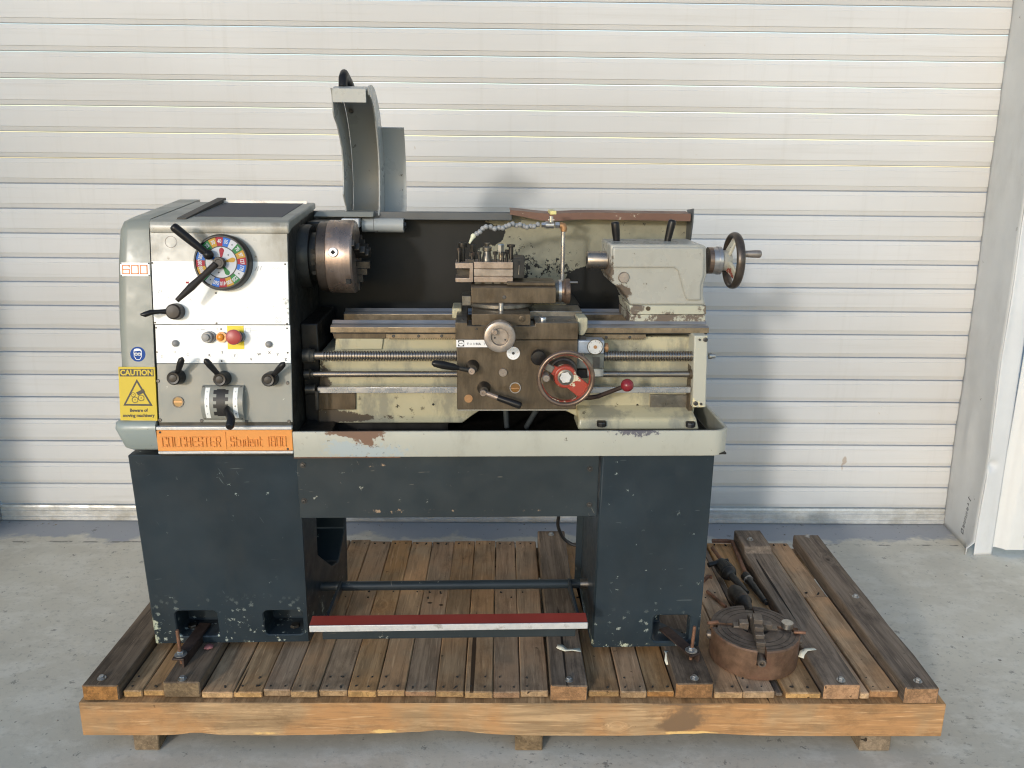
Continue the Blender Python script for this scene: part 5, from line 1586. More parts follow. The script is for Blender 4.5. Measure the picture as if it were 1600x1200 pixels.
# ---------------------------------------------------------------- chuck guard, swung up
zh = 1.1765; yh = 0.43
ga = MB().cyl((-0.3691, yh, zh), (-0.2824, yh, zh), 0.021, n=28).build('chuck_guard', M_guard, lathe, smooth=30)
MB().cyl((-0.4048, yh, zh), (-0.37, yh, zh), 0.0202, n=28).build('hinge_boss', M_guard, ga, smooth=30)
MB().hexhead((-0.2824, yh, zh), (1, 0, 0), 0.010, 0.007).build('hinge_bolt', M_screw, ga, smooth=0)
MB().box(-0.4588, -0.4084, 0.38, 0.43, zh - 0.004, zh + 0.022).build('hinge_block', M_silver, ga, bevel=0.002)
GC, GR = (0.355, 1.312), 0.248                     # the bowl of the guard, seen in section
xl, xm, xr = -0.452, -0.358, -0.286
def garc(a0, a1, r, n=30):
    return [(GC[0] + r * cos(R(a0 + (a1 - a0) * k / n)), GC[1] + r * sin(R(a0 + (a1 - a0) * k / n))) for k in range(n + 1)]
low_end = [(0.535, 1.185), (0.455, zh + 0.012), (yh - 0.004, zh + 0.010)]
def gshell(x0, x1, a0, r, name):
    o_ = garc(a0, -22, r) + [(p, q) for p, q in low_end]
    i_ = garc(a0, -22, r - 0.005) + [(0.532, 1.190), (0.455, zh + 0.018), (yh - 0.004, zh + 0.016)]
    m = MB()
    n = len(o_)
    for k in range(n - 1):
        m.hexa([(x0, *o_[k]), (x1, *o_[k]), (x1, *i_[k]), (x0, *i_[k])], [(x0, *o_[k + 1]), (x1, *o_[k + 1]), (x1, *i_[k + 1]), (x0, *i_[k + 1])])
    return m.build(name, M_guard, ga, smooth=40)
m = MB()
o_ = garc(107, -22, GR) + low_end
i_ = garc(107, -22, GR - 0.005) + [(0.532, 1.190), (0.455, zh + 0.018), (yh - 0.004, zh + 0.016)]
m.prism(o_ + i_[::-1], xl + 0.0005, xm - 0.0005, 'x')
m.build('guard_shell', M_guard, ga, smooth=40)
# deep left cheek with a stepped free edge, and the shallow right cheek
free = [(0.440, 1.232), (0.402, 1.266), (0.414, 1.290), (0.420, 1.330), (0.420, 1.367), (0.408, 1.400), (0.384, 1.426), (0.345, 1.458), (0.302, 1.476), (0.288, 1.490), (0.284, 1.533), (0.272, 1.549)]
m = MB()
m.prism(garc(107, -22, GR - 0.006) + [(0.53, 1.191), (0.44, 1.198)] + free, xl - 0.0035, xl, 'x')
m.build('left_cheek', M_guard, ga, smooth=0)
inner = [(0.430, 1.205), (0.452, 1.228), (0.470, 1.280), (0.478, 1.335), (0.470, 1.385), (0.447, 1.433), (0.420, 1.473), (0.380, 1.507), (0.335, 1.526), (0.288, 1.534)]
m = MB()
m.prism(garc(107, -22, GR + 0.004) + [(0.53, 1.191)] + inner, xm, xm + 0.004, 'x')
m.build('right_cheek', M_guard, ga, smooth=0)
m = MB()
o_ = garc(37, -22, GR - 0.001) + low_end
i_ = garc(37, -22, GR - 0.006) + [(0.532, 1.190), (0.455, zh + 0.018), (yh - 0.004, zh + 0.016)]
m.prism(o_ + i_[::-1], xm + 0.0045, xr, 'x')
m.build('lower_band', M_guard, ga, smooth=40)
ty_, tz_ = garc(107, 107, GR, 1)[0]
MB().hexa([(xl, ty_ - 0.006, tz_ - 0.036), (xm - 0.004, ty_ - 0.006, tz_ - 0.036), (xm - 0.004, ty_ - 0.002, tz_ - 0.036), (xl, ty_ - 0.002, tz_ - 0.036)],
          [(xl, ty_ - 0.006, tz_), (xm - 0.004, ty_ - 0.006, tz_), (xm - 0.004, ty_ - 0.001, tz_), (xl, ty_ - 0.001, tz_)]).build('guard_lip', M_guard, ga, bevel=0.001)
hx = -0.430
g0 = garc(96, 96, GR, 1)[0]
MB().tube([(hx, g0[0] - 0.005, g0[1] - 0.002), (hx, g0[0] + 0.002, g0[1] + 0.022), (hx + 0.001, g0[0] + 0.020, g0[1] + 0.034), (hx + 0.003, g0[0] + 0.075, g0[1] + 0.020), (hx + 0.006, g0[0] + 0.105, g0[1] + 0.004), (hx + 0.007, g0[0] + 0.110, g0[1] - 0.018)],
          [0.012, 0.012, 0.012, 0.012, 0.012, 0.010], 12).build('guard_grip', M_bakelite, ga, smooth=50)
MB(FY(0.0)).cyl((-0.435, 1.5022, -0.52), (-0.435, 1.5022, -0.485), 0.006, n=10).build('guard_screw', M_screw, ga)
# hinge bracket plate on top of the headstock behind the chuck
m = MB()
zq = 1.2164
m.hexa([(-0.545, 0.40, zq - 0.014), (-0.3695, 0.40, zq - 0.014), (-0.3695, 0.50, zq - 0.014), (-0.50, 0.50, zq - 0.014)],
       [(-0.535, 0.415, zq), (-0.3695, 0.415, zq), (-0.3695, 0.50, zq), (-0.49, 0.50, zq)])
m.build('hinge_plate', M_panelgrey, lathe, bevel=0.002)
MB().box(-0.546, -0.44, 0.30, 0.44, 1.13, 1.195).build('spindle_housing', M_oilyside, hs, bevel=0.006)

# ---------------------------------------------------------------- splash guard
sy = 0.50
x0, x1 = -0.6359, 0.5859
z0, z1 = 0.90, 1.2107
sgd = MB().box(x0, x1, sy, sy + 0.004, z0 - 0.25, z1).build('splash_guard', M_splash, lathe)
lz0 = 1.1922
m = MB()
m.hexa([(x0, 0.44, lz0), (0.0406, 0.44, lz0), (0.0406, 0.50, lz0 + 0.004), (x0, 0.50, lz0 + 0.004)],
       [(x0, 0.44, 1.2166), (0.0406, 0.44, 1.2166), (0.0406, 0.50, z1 + 0.002), (x0, 0.50, z1 + 0.002)])
m.build('top_lip', M_lip, sgd, bevel=0.002)
m = MB()                                          # bent rusty right half of the lip
nseg = 14
xa, xb2 = 0.0345, 0.5796
vs, fs = [], []
for k in range(nseg + 1):
    t = k / nseg
    x = xa + (xb2 - xa) * t
    sag = 0.010 * math.exp(-(((t - 0.20) / 0.12) ** 2)) + 0.006 * t
    top = 1.224 - 0.004 * min(t * 4, 1) - sag * 0.6
    bot = 1.2108 - 0.010 * min(t * 4, 1) - sag
    vs += [(x, 0.432, bot), (x, 0.432, top), (x, 0.498, top + 0.004), (x, 0.498, top + 0.001), (x, 0.435, top - 0.003), (x, 0.435, bot)]
for k in range(nseg):
    for j in range(6):
        fs.append((k * 6 + j, k * 6 + (j + 1) % 6, (k + 1) * 6 + (j + 1) % 6, (k + 1) * 6 + j))
fs += [tuple(range(6)), tuple(range(nseg * 6, nseg * 6 + 6))]
m.add(vs, fs)
m.build('rusty_lip', M_rustlip, sgd, smooth=30)
pA, pB = 1.2245, 1.1923
m = MB()
m.prism([(0.430, pB), (0.432, pA + 0.008), (0.505, z1 + 0.014), (0.505, z0 - 0.20), (0.47, z0 - 0.20), (0.46, 1.08)], x1 - 0.001, x1 + 0.003, 'x')
m.build('end_plate', M_lip, sgd, bevel=0.001)

# ---------------------------------------------------------------- bed
by = 0.145
wall = MB()
zt, zbm = 0.9017, 0.6497
pts = [(-0.5097, 0.6502), (-0.1065, 0.6491), (-0.0794, 0.6699), (-0.0523, 0.6886), (0.1789, 0.6882), (0.2158, 0.6692), (0.2387, 0.6368), (0.5474, 0.6359), (0.5532, 0.6875), (0.5336, 0.899), (-0.4486, 0.9009), (-0.454, 0.858), (-0.4944, 0.8507)]
bed = wall.prism(pts, by, 0.36, 'y').build('bed', M_cream, lathe, bevel=0.003)
MB().prism([(-0.4427, 0.8933), (-0.3196, 0.8935), (-0.324, 0.863), (-0.4355, 0.8611)], 0.1395, 0.150, 'y').build('gap_piece', M_cream, bed, bevel=0.002)
MB().prism([(-0.4557, 0.9077), (-0.3121, 0.9079), (-0.3125, 0.8937), (-0.4529, 0.8935)], 0.137, 0.150, 'y').build('rack_spacer', M_oily, bed, bevel=0.001)
MB().prism([(-0.5025, 0.7391), (-0.4003, 0.739), (-0.4022, 0.6908), (-0.5049, 0.691)], 0.139, 0.150, 'y').build('machined_pad', M_oily, bed, bevel=0.0015)
MB().prism([(0.4229, 0.7331), (0.5411, 0.7329), (0.5445, 0.682), (0.4256, 0.6823)], 0.137, 0.150, 'y').build('machined_pad', M_greysteel, bed, bevel=0.0015)
# flared right foot of the bed
m = MB()
f0, f1, f2, f3 = (0.2194, 0.6776), (0.548, 0.6768), (0.5556, 0.6448), (0.215, 0.6458)
m.hexa([(f3[0], 0.088, f3[1]), (f2[0], 0.088, f2[1]), (f2[0], 0.20, f2[1]), (f3[0], 0.20, f3[1])], [(f0[0], 0.096, f0[1]), (f1[0], 0.096, f1[1]), (f1[0] - 0.01, 0.15, f1[1] + 0.026), (f0[0] - 0.004, 0.15, f0[1] + 0.026)])
m.build('bed_foot', M_cream, bed, smooth=40, bevel=0.006, seg=3)
for q in ((0.2806, 0.088, 0.6663), (0.5296, 0.088, 0.6638)):
    m = MB()
    m.rrect(q[0] - 0.013, q[0] + 0.013, q[2] - 0.010, q[2] + 0.006, 0.004, 0.0855, 0.10, 'y')
    bl = m.build('foot_pocket', M_greaseshade, bed, smooth=30)
    MB().hexhead((q[0], 0.088, q[2] - 0.010), (0, 0, 1), 0.010, 0.012).build('foot_bolt', M_screw, bed, smooth=0)
for q in ((0.3893, 0.144, 0.7013), (-0.1867, 0.144, 0.7042), (-0.3989, 0.15, 0.6275)):
    MB().cyl((q[0], 0.1435, q[2]), (q[0], 0.150, q[2]), 0.0034, n=12).build('drilled_hole', M_black, bed)
MB().box(0.2439, 0.2633, 0.15, 0.34, 0.64, 0.70).build('bed_leg_inner', M_greysteel, bed)
# left bed foot, its near-black colour standing in for deep shadow
MB().box(-0.50, -0.1476, 0.17, 0.34, TZ0 + 0.006, 0.70).build('bed_base', M_greaseshade, bed)
# ways
za, zb2 = 0.9283, 0.9133
wx0, wx1 = -0.459, 0.572
fw = MB().prism([(0.122, zb2), (0.122, za), (0.131, za + 0.0045), (0.150, za + 0.0045), (0.160, za + 0.013), (0.172, za + 0.004), (0.205, za + 0.004), (0.205, zb2)], wx0, wx1, 'x').build('front_way', M_way, bed, smooth=20, bevel=0.0008)
fw.data.materials.append(M_wayfront)
for p in fw.data.polygons:
    if p.normal.y < -0.9 or p.normal.x > 0.9:
        p.material_index = 1
zr = za + 0.004
rx0 = -0.4538
rw = MB().prism([(0.320, zr - 0.030), (0.320, zr - 0.004), (0.326, zr), (0.345, zr), (0.356, zr + 0.008), (0.368, zr), (0.39, zr), (0.39, zr - 0.030)], rx0, wx1 - 0.005, 'x').build('rear_way', M_way, bed, smooth=20, bevel=0.0008)
rw.data.materials.append(M_wayfront)
for p in rw.data.polygons:
    if p.normal.y < -0.9:
        p.material_index = 1
MB().box(rx0, wx1 - 0.005, 0.205, 0.320, zr - 0.09, zr - 0.05).build('bed_web', M_greaseshade, bed)
MB().box(rx0, wx1 - 0.005, 0.325, 0.385, 0.66, zr - 0.030).build('rear_wall', M_greaseshade, bed)
MB().box(wx0 + 0.004, wx1 - 0.003, 0.128, 0.20, zb2 - 0.004, zb2).build('way_underside', M_greaseshade, bed)
# rack under the front way
r0, r1 = (-0.3106, 0.9097), (0.3991, 0.8984)
rk = MB().box(r0[0], r1[0], 0.124, 0.145, r1[1], zb2 - 0.0045).build('rack', M_wayfront, bed)
m = MB()
nt = int((r1[0] - r0[0]) / 0.0063)
for k in range(nt):
    x = r0[0] + (k + 0.1) * 0.0063
    m.prism([(x, r1[1] + 0.0005), (x + 0.0012, r1[1] - 0.0042), (x + 0.0032, r1[1] - 0.0042), (x + 0.0046, r1[1] + 0.0005)], 0.1245, 0.144, 'y')
o = m.build('rack_teeth', M_wayfront, bed, smooth=0)
o['kind'] = 'stuff'
for q in ((-0.29, 0.9037), (-0.2225, 0.9039), (-0.1602, 0.904), (0.2893, 0.9012), (0.3546, 0.9013)):
    screw(FY(0.124), q[0], q[1], 0.0042, bed)
# right end bracket
e = [(0.5229, 0.9141), (0.5595, 0.9142), (0.5686, 0.7111), (0.5311, 0.7111)]
eb = MB().prism(e[::-1], 0.085, 0.150, 'y').build('end_bracket', paint('bracket_paint', (0.43, 0.42, 0.35), 0.36, 0.05, bump=0.04, edge=((0.60, 0.54, 0.33), 0.004, 0.70),
      chips=[((0.62, 0.56, 0.36), 40.0, 0.72, [(0.545, 0.085, 0.73, 0.05, 0.2, 0.05, 0.22), (0.56, 0.085, 0.90, 0.03, 0.2, 0.06, 0.18)], 5)]), lathe, bevel=0.0035, seg=3)
for q, r in (((0.5533, 0.9036), 0.0062), ((0.5375, 0.9035), 0.0030), ((0.5383, 0.724), 0.0062), ((0.5536, 0.7222), 0.0034)):
    m = MB(FY(0.085))
    m.revolve((q[0], q[1], 0), (0, 0, 1), [(0, r), (0.004, r), (0.0045, r * 0.85), (0.0045, r * 0.45), (0.002, r * 0.4)], 18)
    m.build('bracket_bolt', M_screw, eb, smooth=30)
MB().box(0.5266, 0.5373, 0.11, 0.15, 0.695, 0.9042).build('bracket_spacer', M_oily, eb)

# ---------------------------------------------------------------- lead screw, feed shaft, control rod
LY_ = 0.105
lzc = 0.8531
lx0, lx1 = -0.4784, 0.5309
prof = []
pitch = 0.0074
nth = int((lx1 - lx0) / pitch)
for k in range(nth):
    t = k * pitch
    prof += [(t, 0.0140), (t + pitch * 0.42, 0.0140), (t + pitch * 0.55, 0.0100), (t + pitch * 0.90, 0.0100)]
ls_ = MB().revolve((lx0, LY_, lzc), (1, 0, 0), prof, 18).build('lead_screw', M_rodsteel, lathe, smooth=30)
MB().cyl((-0.5092, LY_, lzc), (lx0, LY_, lzc), 0.0110, n=20).build('screw_shank', M_rodsteel, ls_)
MB().revolve((-0.5314, LY_, lzc), (1, 0, 0), [(0, 0.020), (0.018, 0.020), (0.022, 0.017), (0.030, 0.017)], 24).build('shear_collar', M_oilyside, ls_, smooth=30)
MB().revolve((0.5718, LY_, lzc), (1, 0, 0), [(0, 0.0085), (0.008, 0.0085), (0.008, 0.0065), (0.017, 0.0065), (0.018, 0.004)], 16).build('screw_end', M_steel, ls_, smooth=30)
fzc = 0.802
fs_ = MB().cyl((-0.5118, LY_, fzc), (lx1 - 0.004, LY_, fzc), 0.0082, n=20).build('feed_shaft', M_rodsteel, lathe)
MB().revolve((-0.5307, LY_, fzc), (1, 0, 0), [(0, 0.015), (0.015, 0.015), (0.018, 0.011), (0.024, 0.011)], 20).build('shaft_coupling', M_oilyside, fs_, smooth=30)
MB().revolve((0.5197, LY_, fzc), (1, 0, 0), [(0, 0.0135), (0.012, 0.0135)], 20).build('shaft_bush', M_oily, fs_)
cz = 0.7586
cr_ = MB().box(-0.4967, 0.5262, LY_ - 0.008, LY_ + 0.008, cz - 0.0082, cz + 0.0078).build('control_rod', M_bright, lathe, bevel=0.001)
MB().revolve((-0.5296, LY_, cz), (1, 0, 0), [(0, 0.014), (0.026, 0.014)], 20).build('rod_coupling', M_oilyside, cr_)
MB().tube([(-0.4976, 0.09, cz), (-0.4982, 0.09, 0.7061)], 0.005, 8).build('rod_lever', M_oilyside, cr_)

# ---------------------------------------------------------------- carriage
AY = 0.040
a_l, a_r, a_t2, a_b2 = -0.1172, 0.202, 0.9114, 0.7201
apron = MB().box(a_l, a_r, AY, 0.118, a_b2, a_t2).build('apron', M_oily, lathe, bevel=0.0025)
MB().box(a_l + 0.001, a_r - 0.02, AY + 0.004, 0.115, a_b2 - 0.004, a_b2 - 0.0005).build('apron_sump', M_tail, apron)
s_l, s_r = -0.1201, 0.2019
sd_t = 0.9583; sd_b = a_t2 + 0.001
n0, n1, n2, n3 = -0.0893, -0.0776, 0.0759, 0.0884
vz = 0.9495
pts = [(s_l, sd_b), (s_r, sd_b), (s_r, sd_t), (n3, sd_t), (n3 - 0.001, vz), (n2 + 0.001, vz), (n2 + 0.001, vz), (n1, vz), (n0 + 0.001, vz), (n0, sd_t), (s_l, sd_t)]
pts = [p for i, p in enumerate(pts) if i == 0 or p != pts[i - 1]]
sad = MB().prism(pts, 0.036, 0.110, 'y').build('saddle', M_oily, lathe, bevel=0.002)
sad.data.materials.append(M_greysteel)
MB().box(s_l, n0 - 0.0015, 0.110, 0.30, sd_t - 0.03, sd_t).build('saddle_wing', M_greysteel, sad, bevel=0.002)
MB().box(n3 + 0.0015, s_r, 0.110, 0.30, sd_t - 0.03, sd_t).build('saddle_wing', M_greysteel, sad, bevel=0.002)
for p in sad.data.polygons:
    if p.normal.z > 0.8:
        p.material_index = 1
q = (0.1105, 0.075, 0.9596)
MB().revolve((q[0], 0.075, sd_t), (0, 0, 1), [(0, 0.0105), (0.006, 0.0105), (0.008, 0.009), (0.0085, 0.002)], 24).build('oil_cap', M_bright, sad, smooth=40)
for q in ((-0.1015, 0.07, 0.972), (-0.1049, 0.07, 0.9583), (0.1405, 0.07, 0.9727), (0.1813, 0.07, 0.9711), (0.1834, 0.07, 0.9573)):
    MB().cyl((q[0], 0.07, sd_t - 0.001), (q[0], 0.07, sd_t + 0.0012), 0.003, n=10).build('saddle_screw', M_screw, sad)
screw(FY(0.036), -0.0652, 0.9411, 0.003, sad)
# cream wiper housing right of the saddle
w = [(0.2007, 0.9678), (0.2279, 0.9679), (0.2289, 0.9387), (0.2192, 0.9196), (0.2056, 0.9196)]
MB().prism(w[::-1], 0.055, 0.12, 'y').build('way_wiper', M_cream, sad, bevel=0.004, seg=3)
MB().box(0.2066, 0.2256, 0.06, 0.12, 0.9032, 0.9172).build('wiper_rubber', M_rubber, sad)
MB().box(-0.1337, -0.1065, 0.20, 0.30, 0.9375, 0.9669).build('way_wiper', M_cream, sad, bevel=0.004)

# cross slide
cx0, cx1 = -0.0776, 0.076
cs0, cs1 = 0.949, 0.9803
MB().box(cx0, cx1, 0.039, 0.42, cs0 + 0.001, cs1).build('cross_slide', M_oily, lathe, bevel=0.0015)
xs = [o for o in lathe.children if o.name.startswith('cross_slide')][0]
screw(FY(0.039), 0.0541, 0.9679, 0.0088, xs, M_oily, 'gib_screw')
MB(FY(0.039)).box(-0.0527, 0.0409, 0.9491, 0.9602, 0, 0.0012).build('feed_bracket', M_oily, xs)
MB().box(cx1 + 0.002, 0.2225, 0.13, 0.40, cs0, 0.9725).build('cross_slide_guard', M_greysteel, xs, bevel=0.002)
MB().box(0.0934, 0.2268, 0.23, 0.44, 0.9567, 0.9752).build('slide_cover', M_splash, xs, bevel=0.002)
# degree ring and compound slide
rc = 0.0021
rz0 = cs1 + 0.0005
MB().revolve((rc, 0.185, rz0), (0, 0, 1), [(0, 0.088), (0.003, 0.090), (0.011, 0.090), (0.013, 0.086), (0.013, 0.05)], 64).build('degree_ring', M_greysteel, xs, smooth=30)
c0, c1 = -0.0799, 0.1496
cz0, cz1 = 0.9939, 1.0373
comp = MB().box(c0, c1, 0.125, 0.245, cz0, cz1).build('compound_slide', M_oily, lathe, bevel=0.002)
MB().box(c0 + 0.0, 0.0898, 0.130, 0.24, rz0 + 0.0135, cz0 - 0.001).build('compound_base', M_oily, comp, bevel=0.002)
MB().box(0.0171, c1, 0.150, 0.235, cz1 + 0.0005, 1.0476).build('compound_top', M_oily, comp, bevel=0.002)
MB().box(-0.1045, c0 - 0.0005, 0.145, 0.225, 0.984, 1.0104).build('compound_end', M_greysteel, comp, bevel=0.001)
screw(FY(0.125), 0.0096, 1.0104, 0.0052, comp)
q = (0.0002, 0.088, 0.9828)
m = MB()
m.cyl((q[0], 0.094, rz0 - 0.002), (q[0], 0.094, rz0 + 0.019), 0.0068, n=20)
m.build('lock_bolt', M_bright, comp, smooth=30)
hx_ = c1
hzc = 1.0184
m = MB()
m.revolve((hx_, 0.185, hzc), (1, 0, 0), [(0, 0.030), (0.010, 0.0305)], 40)
m.build('feed_collar', M_greysteel, comp, smooth=30)
m = MB()
m.revolve((hx_ + 0.0105, 0.185, hzc), (1, 0, 0), [(0, 0.0315), (0.008, 0.0315)], 40)
m.build('graduated_collar', M_bright, comp, smooth=30)
m = MB()
m.revolve((hx_ + 0.019, 0.185, hzc), (1, 0, 0), [(0, 0.029), (0.006, 0.0300), (0.011, 0.0345), (0.022, 0.0345), (0.024, 0.032)], 40)
m.build('compound_handwheel', M_browncollar, comp, smooth=30)
MB().tube([(hx_ + 0.040, 0.168, hzc + 0.027), (hx_ + 0.062, 0.168, hzc + 0.027)], 0.0035, 10).build('crank_handle', M_rodsteel, comp)

# toolpost: quick-change post with two holders and a thicket of bolts
ty0, ty1 = 0.175, 0.27
t0, t1 = -0.0724, 0.0343
tz0, tz1 = 1.0438, 1.0997
tp = MB().box(t0 + 0.002, t1 - 0.002, ty0 + 0.004, ty1, tz0, tz1 - 0.004).build('toolpost', M_pinksteel, lathe, bevel=0.001)
hgt = tz1 - tz0
MB().box(t0, t1, ty0 - 0.004, ty0 + 0.004, tz1 - hgt * 0.33, tz1).build('holder_upper_rail', M_pinksteel, tp, bevel=0.0012)
MB().box(t0, t1, ty0 - 0.001, ty0 + 0.004, tz0 + hgt * 0.30, tz1 - hgt * 0.36).build('holder_slot', M_handwheel, tp, bevel=0.001)
MB().box(t0, t1, ty0 - 0.004, ty0 + 0.004, tz0, tz0 + hgt * 0.27).build('holder_lower_rail', M_pinksteel, tp, bevel=0.0012)
l_0, l_1 = -0.1229, -0.0732
zz0, zz1 = 1.0435, 1.0967
m = MB()
hh = zz1 - zz0
m.prism([(l_0, zz0), (l_1 - 0.001, zz0), (l_1 - 0.001, zz1), (l_0, zz1), (l_0, zz1 - hh * 0.29), (l_1 - 0.011, zz1 - hh * 0.29), (l_1 - 0.011, zz0 + hh * 0.22), (l_0, zz0 + hh * 0.22)], ty0 - 0.002, ty1 - 0.01, 'y')
m.build('tool_holder', M_pinksteel, tp, bevel=0.0012)
MB().box(l_0 + 0.003, l_1 - 0.011, ty0 + 0.05, ty1 - 0.012, zz0 + hh * 0.22, zz0 + hh * 0.55).build('tool_bit', M_iron, tp)
k0, k1 = 0.035, 0.0657
kz0, kz1 = 1.0555, 1.1096
th = MB().box(k0, k1, ty0, ty1 - 0.01, kz0, kz1).build('tool_holder', M_blackiron, tp, bevel=0.001)
m = MB(FY(ty0))
m.rrect((k0 + k1) / 2 - 0.003, (k0 + k1) / 2 + 0.003, kz0 + 0.008, kz1 - 0.007, 0.0029, 0, 0.0006)
m.build('locking_slot', M_black, tp)
MB(FY(ty0)).grip(((k0 + k1) / 2, kz0 + 0.010, 0.0006), ((k0 + k1) / 2 + 0.001, kz1 - 0.018, 0.0012), 0.0018, 0.001, 8).build('tool_shank', M_greysteel, tp)
m = MB()
for x0_, x1_ in ((742, 748), (752, 761), (766, 774), (779, 781), (784, 791)):
    pass
MB().box(-0.0699, 0.0344, 0.19, 0.25, cz1 + 0.001, tz0 - 0.0005).build('toolpost_base', M_oily, tp)
for xa_, xb_ in ((-0.0699, -0.0523), (-0.0434, -0.0223), (-0.017, 0.0006), (0.0094, 0.0306)):
    MB().box(xa_, xb_, 0.183, 0.19, cz1 + 0.0012, tz0 - 0.0006).build('base_block', M_greysteel, tp, bevel=0.0006)
def tbolt(px_, zt, zb_, y, rh, rs, hh_, mat=None, hexed=True):
    m = MB()
    rh, rs, hh_ = rh * 1.12, rs * 1.1, hh_ * 1.15
    m.cyl((px_, y, zb_), (px_, y, zt), rs, n=12)
    if hexed:
        m.revolve((px_, y, zt - hh_), (0, 0, 1), [(0, rh), (hh_ * 0.85, rh), (hh_, rh * 0.8)], 6)
    else:
        m.revolve((px_, y, zt - hh_), (0, 0, 1), [(0, rh * 0.96), (hh_ * 0.2, rh), (hh_, rh)], 20)
    return m.build('clamp_bolt', mat or M_iron, tp, smooth=25)
tbolt(-0.1032, 1.1468, zz1, 0.21, 0.0105, 0.0062, 0.010, hexed=False)
tbolt(-0.1133, 1.1357, zz1, 0.19, 0.0045, 0.0042, 0.008)
tbolt(-0.0751, 1.1434, tz1, 0.22, 0.0080, 0.0060, 0.018)
tbolt(-0.0775, 1.1243, tz1 - 0.003, 0.185, 0.0078, 0.0034, 0.009)
tbolt(-0.0575, 1.1261, tz1 - 0.003, 0.185, 0.0066, 0.0034, 0.006)
tbolt(-0.0139, 1.1264, tz1 - 0.003, 0.185, 0.0072, 0.0034, 0.007)
tbolt(0.0062, 1.1256, tz1 - 0.003, 0.185, 0.0062, 0.0034, 0.008)
tbolt(0.0028, 1.1434, tz1, 0.225, 0.0085, 0.0060, 0.019, M_steel)
tbolt(0.0294, 1.1442, kz1 - 0.004, 0.20, 0.0100, 0.0060, 0.006, hexed=False)
tbolt(0.018, 1.1302, tz1 - 0.003, 0.20, 0.0060, 0.0036, 0.008)
m = MB()
q = (-0.0363, 0.215, 1.1196)
m.revolve((q[0], 0.215, tz1 - 0.006), (0, 0, 1), [(0, 0.0150), (0.008, 0.0150), (0.016, 0.0125), (0.030, 0.0100), (0.031, 0.0128), (0.041, 0.0128), (0.043, 0.0105), (0.046, 0.006), (0.051, 0.0085), (0.053, 0.0085)], 24)
m.build('post_nut', M_greysteel, tp, smooth=30)
MB().box(-0.0906, -0.0714, 0.178, 0.20, tz1 - 0.004, tz1 + 0.006).build('height_block', M_iron, tp, bevel=0.0008)

# cross-feed handwheel
hq = (-0.0062, -0.045, 0.936)
wheel_c = Vector((hq[0], hq[1], hq[2]))
hw = MB(FY(0.036))
hw.revolve((hq[0], hq[2], 0.0), (0, 0, 1), [(0, 0.019), (0.034, 0.019), (0.034, 0.036), (0.050, 0.036)], 40)
hwo = hw.build('crossfeed_handwheel', M_handwheel, lathe, smooth=30)
m = MB(FY(0.036))
m.revolve((hq[0], hq[2], 0.050), (0, 0, 1), [(0, 0.0385), (0.004, 0.0400), (0.024, 0.0405), (0.029, 0.0390), (0.031, 0.0350), (0.0295, 0.0225), (0.027, 0.0212), (0.021, 0.0206), (0.021, 0.002)], 56)
m.build('wheel_rim', M_handwheel, hwo, smooth=40)
q = (-0.0191, -0.045, 0.9491)
MB(FY(0.036)).revolve((q[0], q[2], 0.072), (0, 0, 1), [(0, 0.0078), (0.012, 0.0074), (0.013, 0.0060), (0.013, 0.0030), (0.011, 0.0025)], 20).build('wheel_handle', M_pinksteel, hwo, smooth=30)
for q in ((-0.0186, -0.02, 0.9324), (0.0076, -0.02, 0.9274)):
    MB(FY(0.036)).cyl((q[0], q[2], 0.070), (q[0], q[2], 0.0718), 0.0022, n=10).build('wheel_hole', M_black, hwo)
# lubricant label with badge
la, lb = (-0.1181, 0.8917), (-0.0342, 0.9115)
lab = MB(FY(AY)).box(la[0], lb[0], la[1], lb[1], 0, 0.0008).build('oil_label', M_signwhite, lathe)
q = (-0.1055, 0.902)
MB(FY(AY)).box(q[0] - 0.0080, q[0] + 0.0080, q[1] - 0.0082, q[1] + 0.0082, 0.0006, 0.0012).build('badge_ground', M_signblack, lab)
MB(FY(AY)).prism([(q[0] + 0.0075 * cos(a), q[1] + 0.0066 * sin(a)) for a in [R(15 * k) for k in range(24)]], 0.001, 0.0016).build('badge_oval', M_signwhite, lab, smooth=0)
lettering('SHELL', 0.0042, FY(AY), (q[0], q[1], 0.0017), M_signblack, lab, depth=0.0002, bold=0.0001)
for ch, x, mt in (('T', 731, M_letter), ('O', 736, M_faint), ('N', 741.5, M_faint), ('N', 746.5, M_letter), ('A', 750.5, M_letter)):
    p = ((-0.0879, 0.9003)[0] + (x - 731) * 0.00160, (-0.0879, 0.9003)[1])
    lettering(ch, 0.0078, FY(AY), (p[0], p[1], 0.0009), mt, lab, bold=0.0004, depth=0.0003)
lettering('T', 0.0078, FY(AY), (-0.0443, 0.9004, 0.0009), M_faint, lab, bold=0.0003, depth=0.0003)
# discs, plug, sight glass, knob
q = (0.0316, 0.8757)
ds = MB(FY(AY)).cyl((q[0], q[1], 0), (q[0], q[1], 0.002), 0.0174, n=32).build('feed_dial', M_signwhite, apron, smooth=30)
MB(FY(AY)).cyl((q[0], q[1], 0.002), (q[0], q[1], 0.004), 0.0035, n=14).build('dial_screw', M_screw, apron, smooth=30)
for k in range(9):
    a = R(40 * k + 10)
    MB(FY(AY)).box(q[0] + 0.0115 * cos(a) - 0.0004, q[0] + 0.0115 * cos(a) + 0.0004, q[1] + 0.0115 * sin(a) - 0.0012, q[1] + 0.0115 * sin(a) + 0.0012, 0.0018, 0.0024).build('dial_mark', M_faint, apron)
q = (0.005, 0.8235)
m = MB(FY(AY))
m.revolve((q[0], q[1], 0), (0, 0, 1), [(0, 0.0115), (0.004, 0.0110), (0.0045, 0.0105), (0.0045, 0.003), (0.003, 0.0025)], 28)
m.build('shaft_cap', M_handwheel, apron, smooth=30)
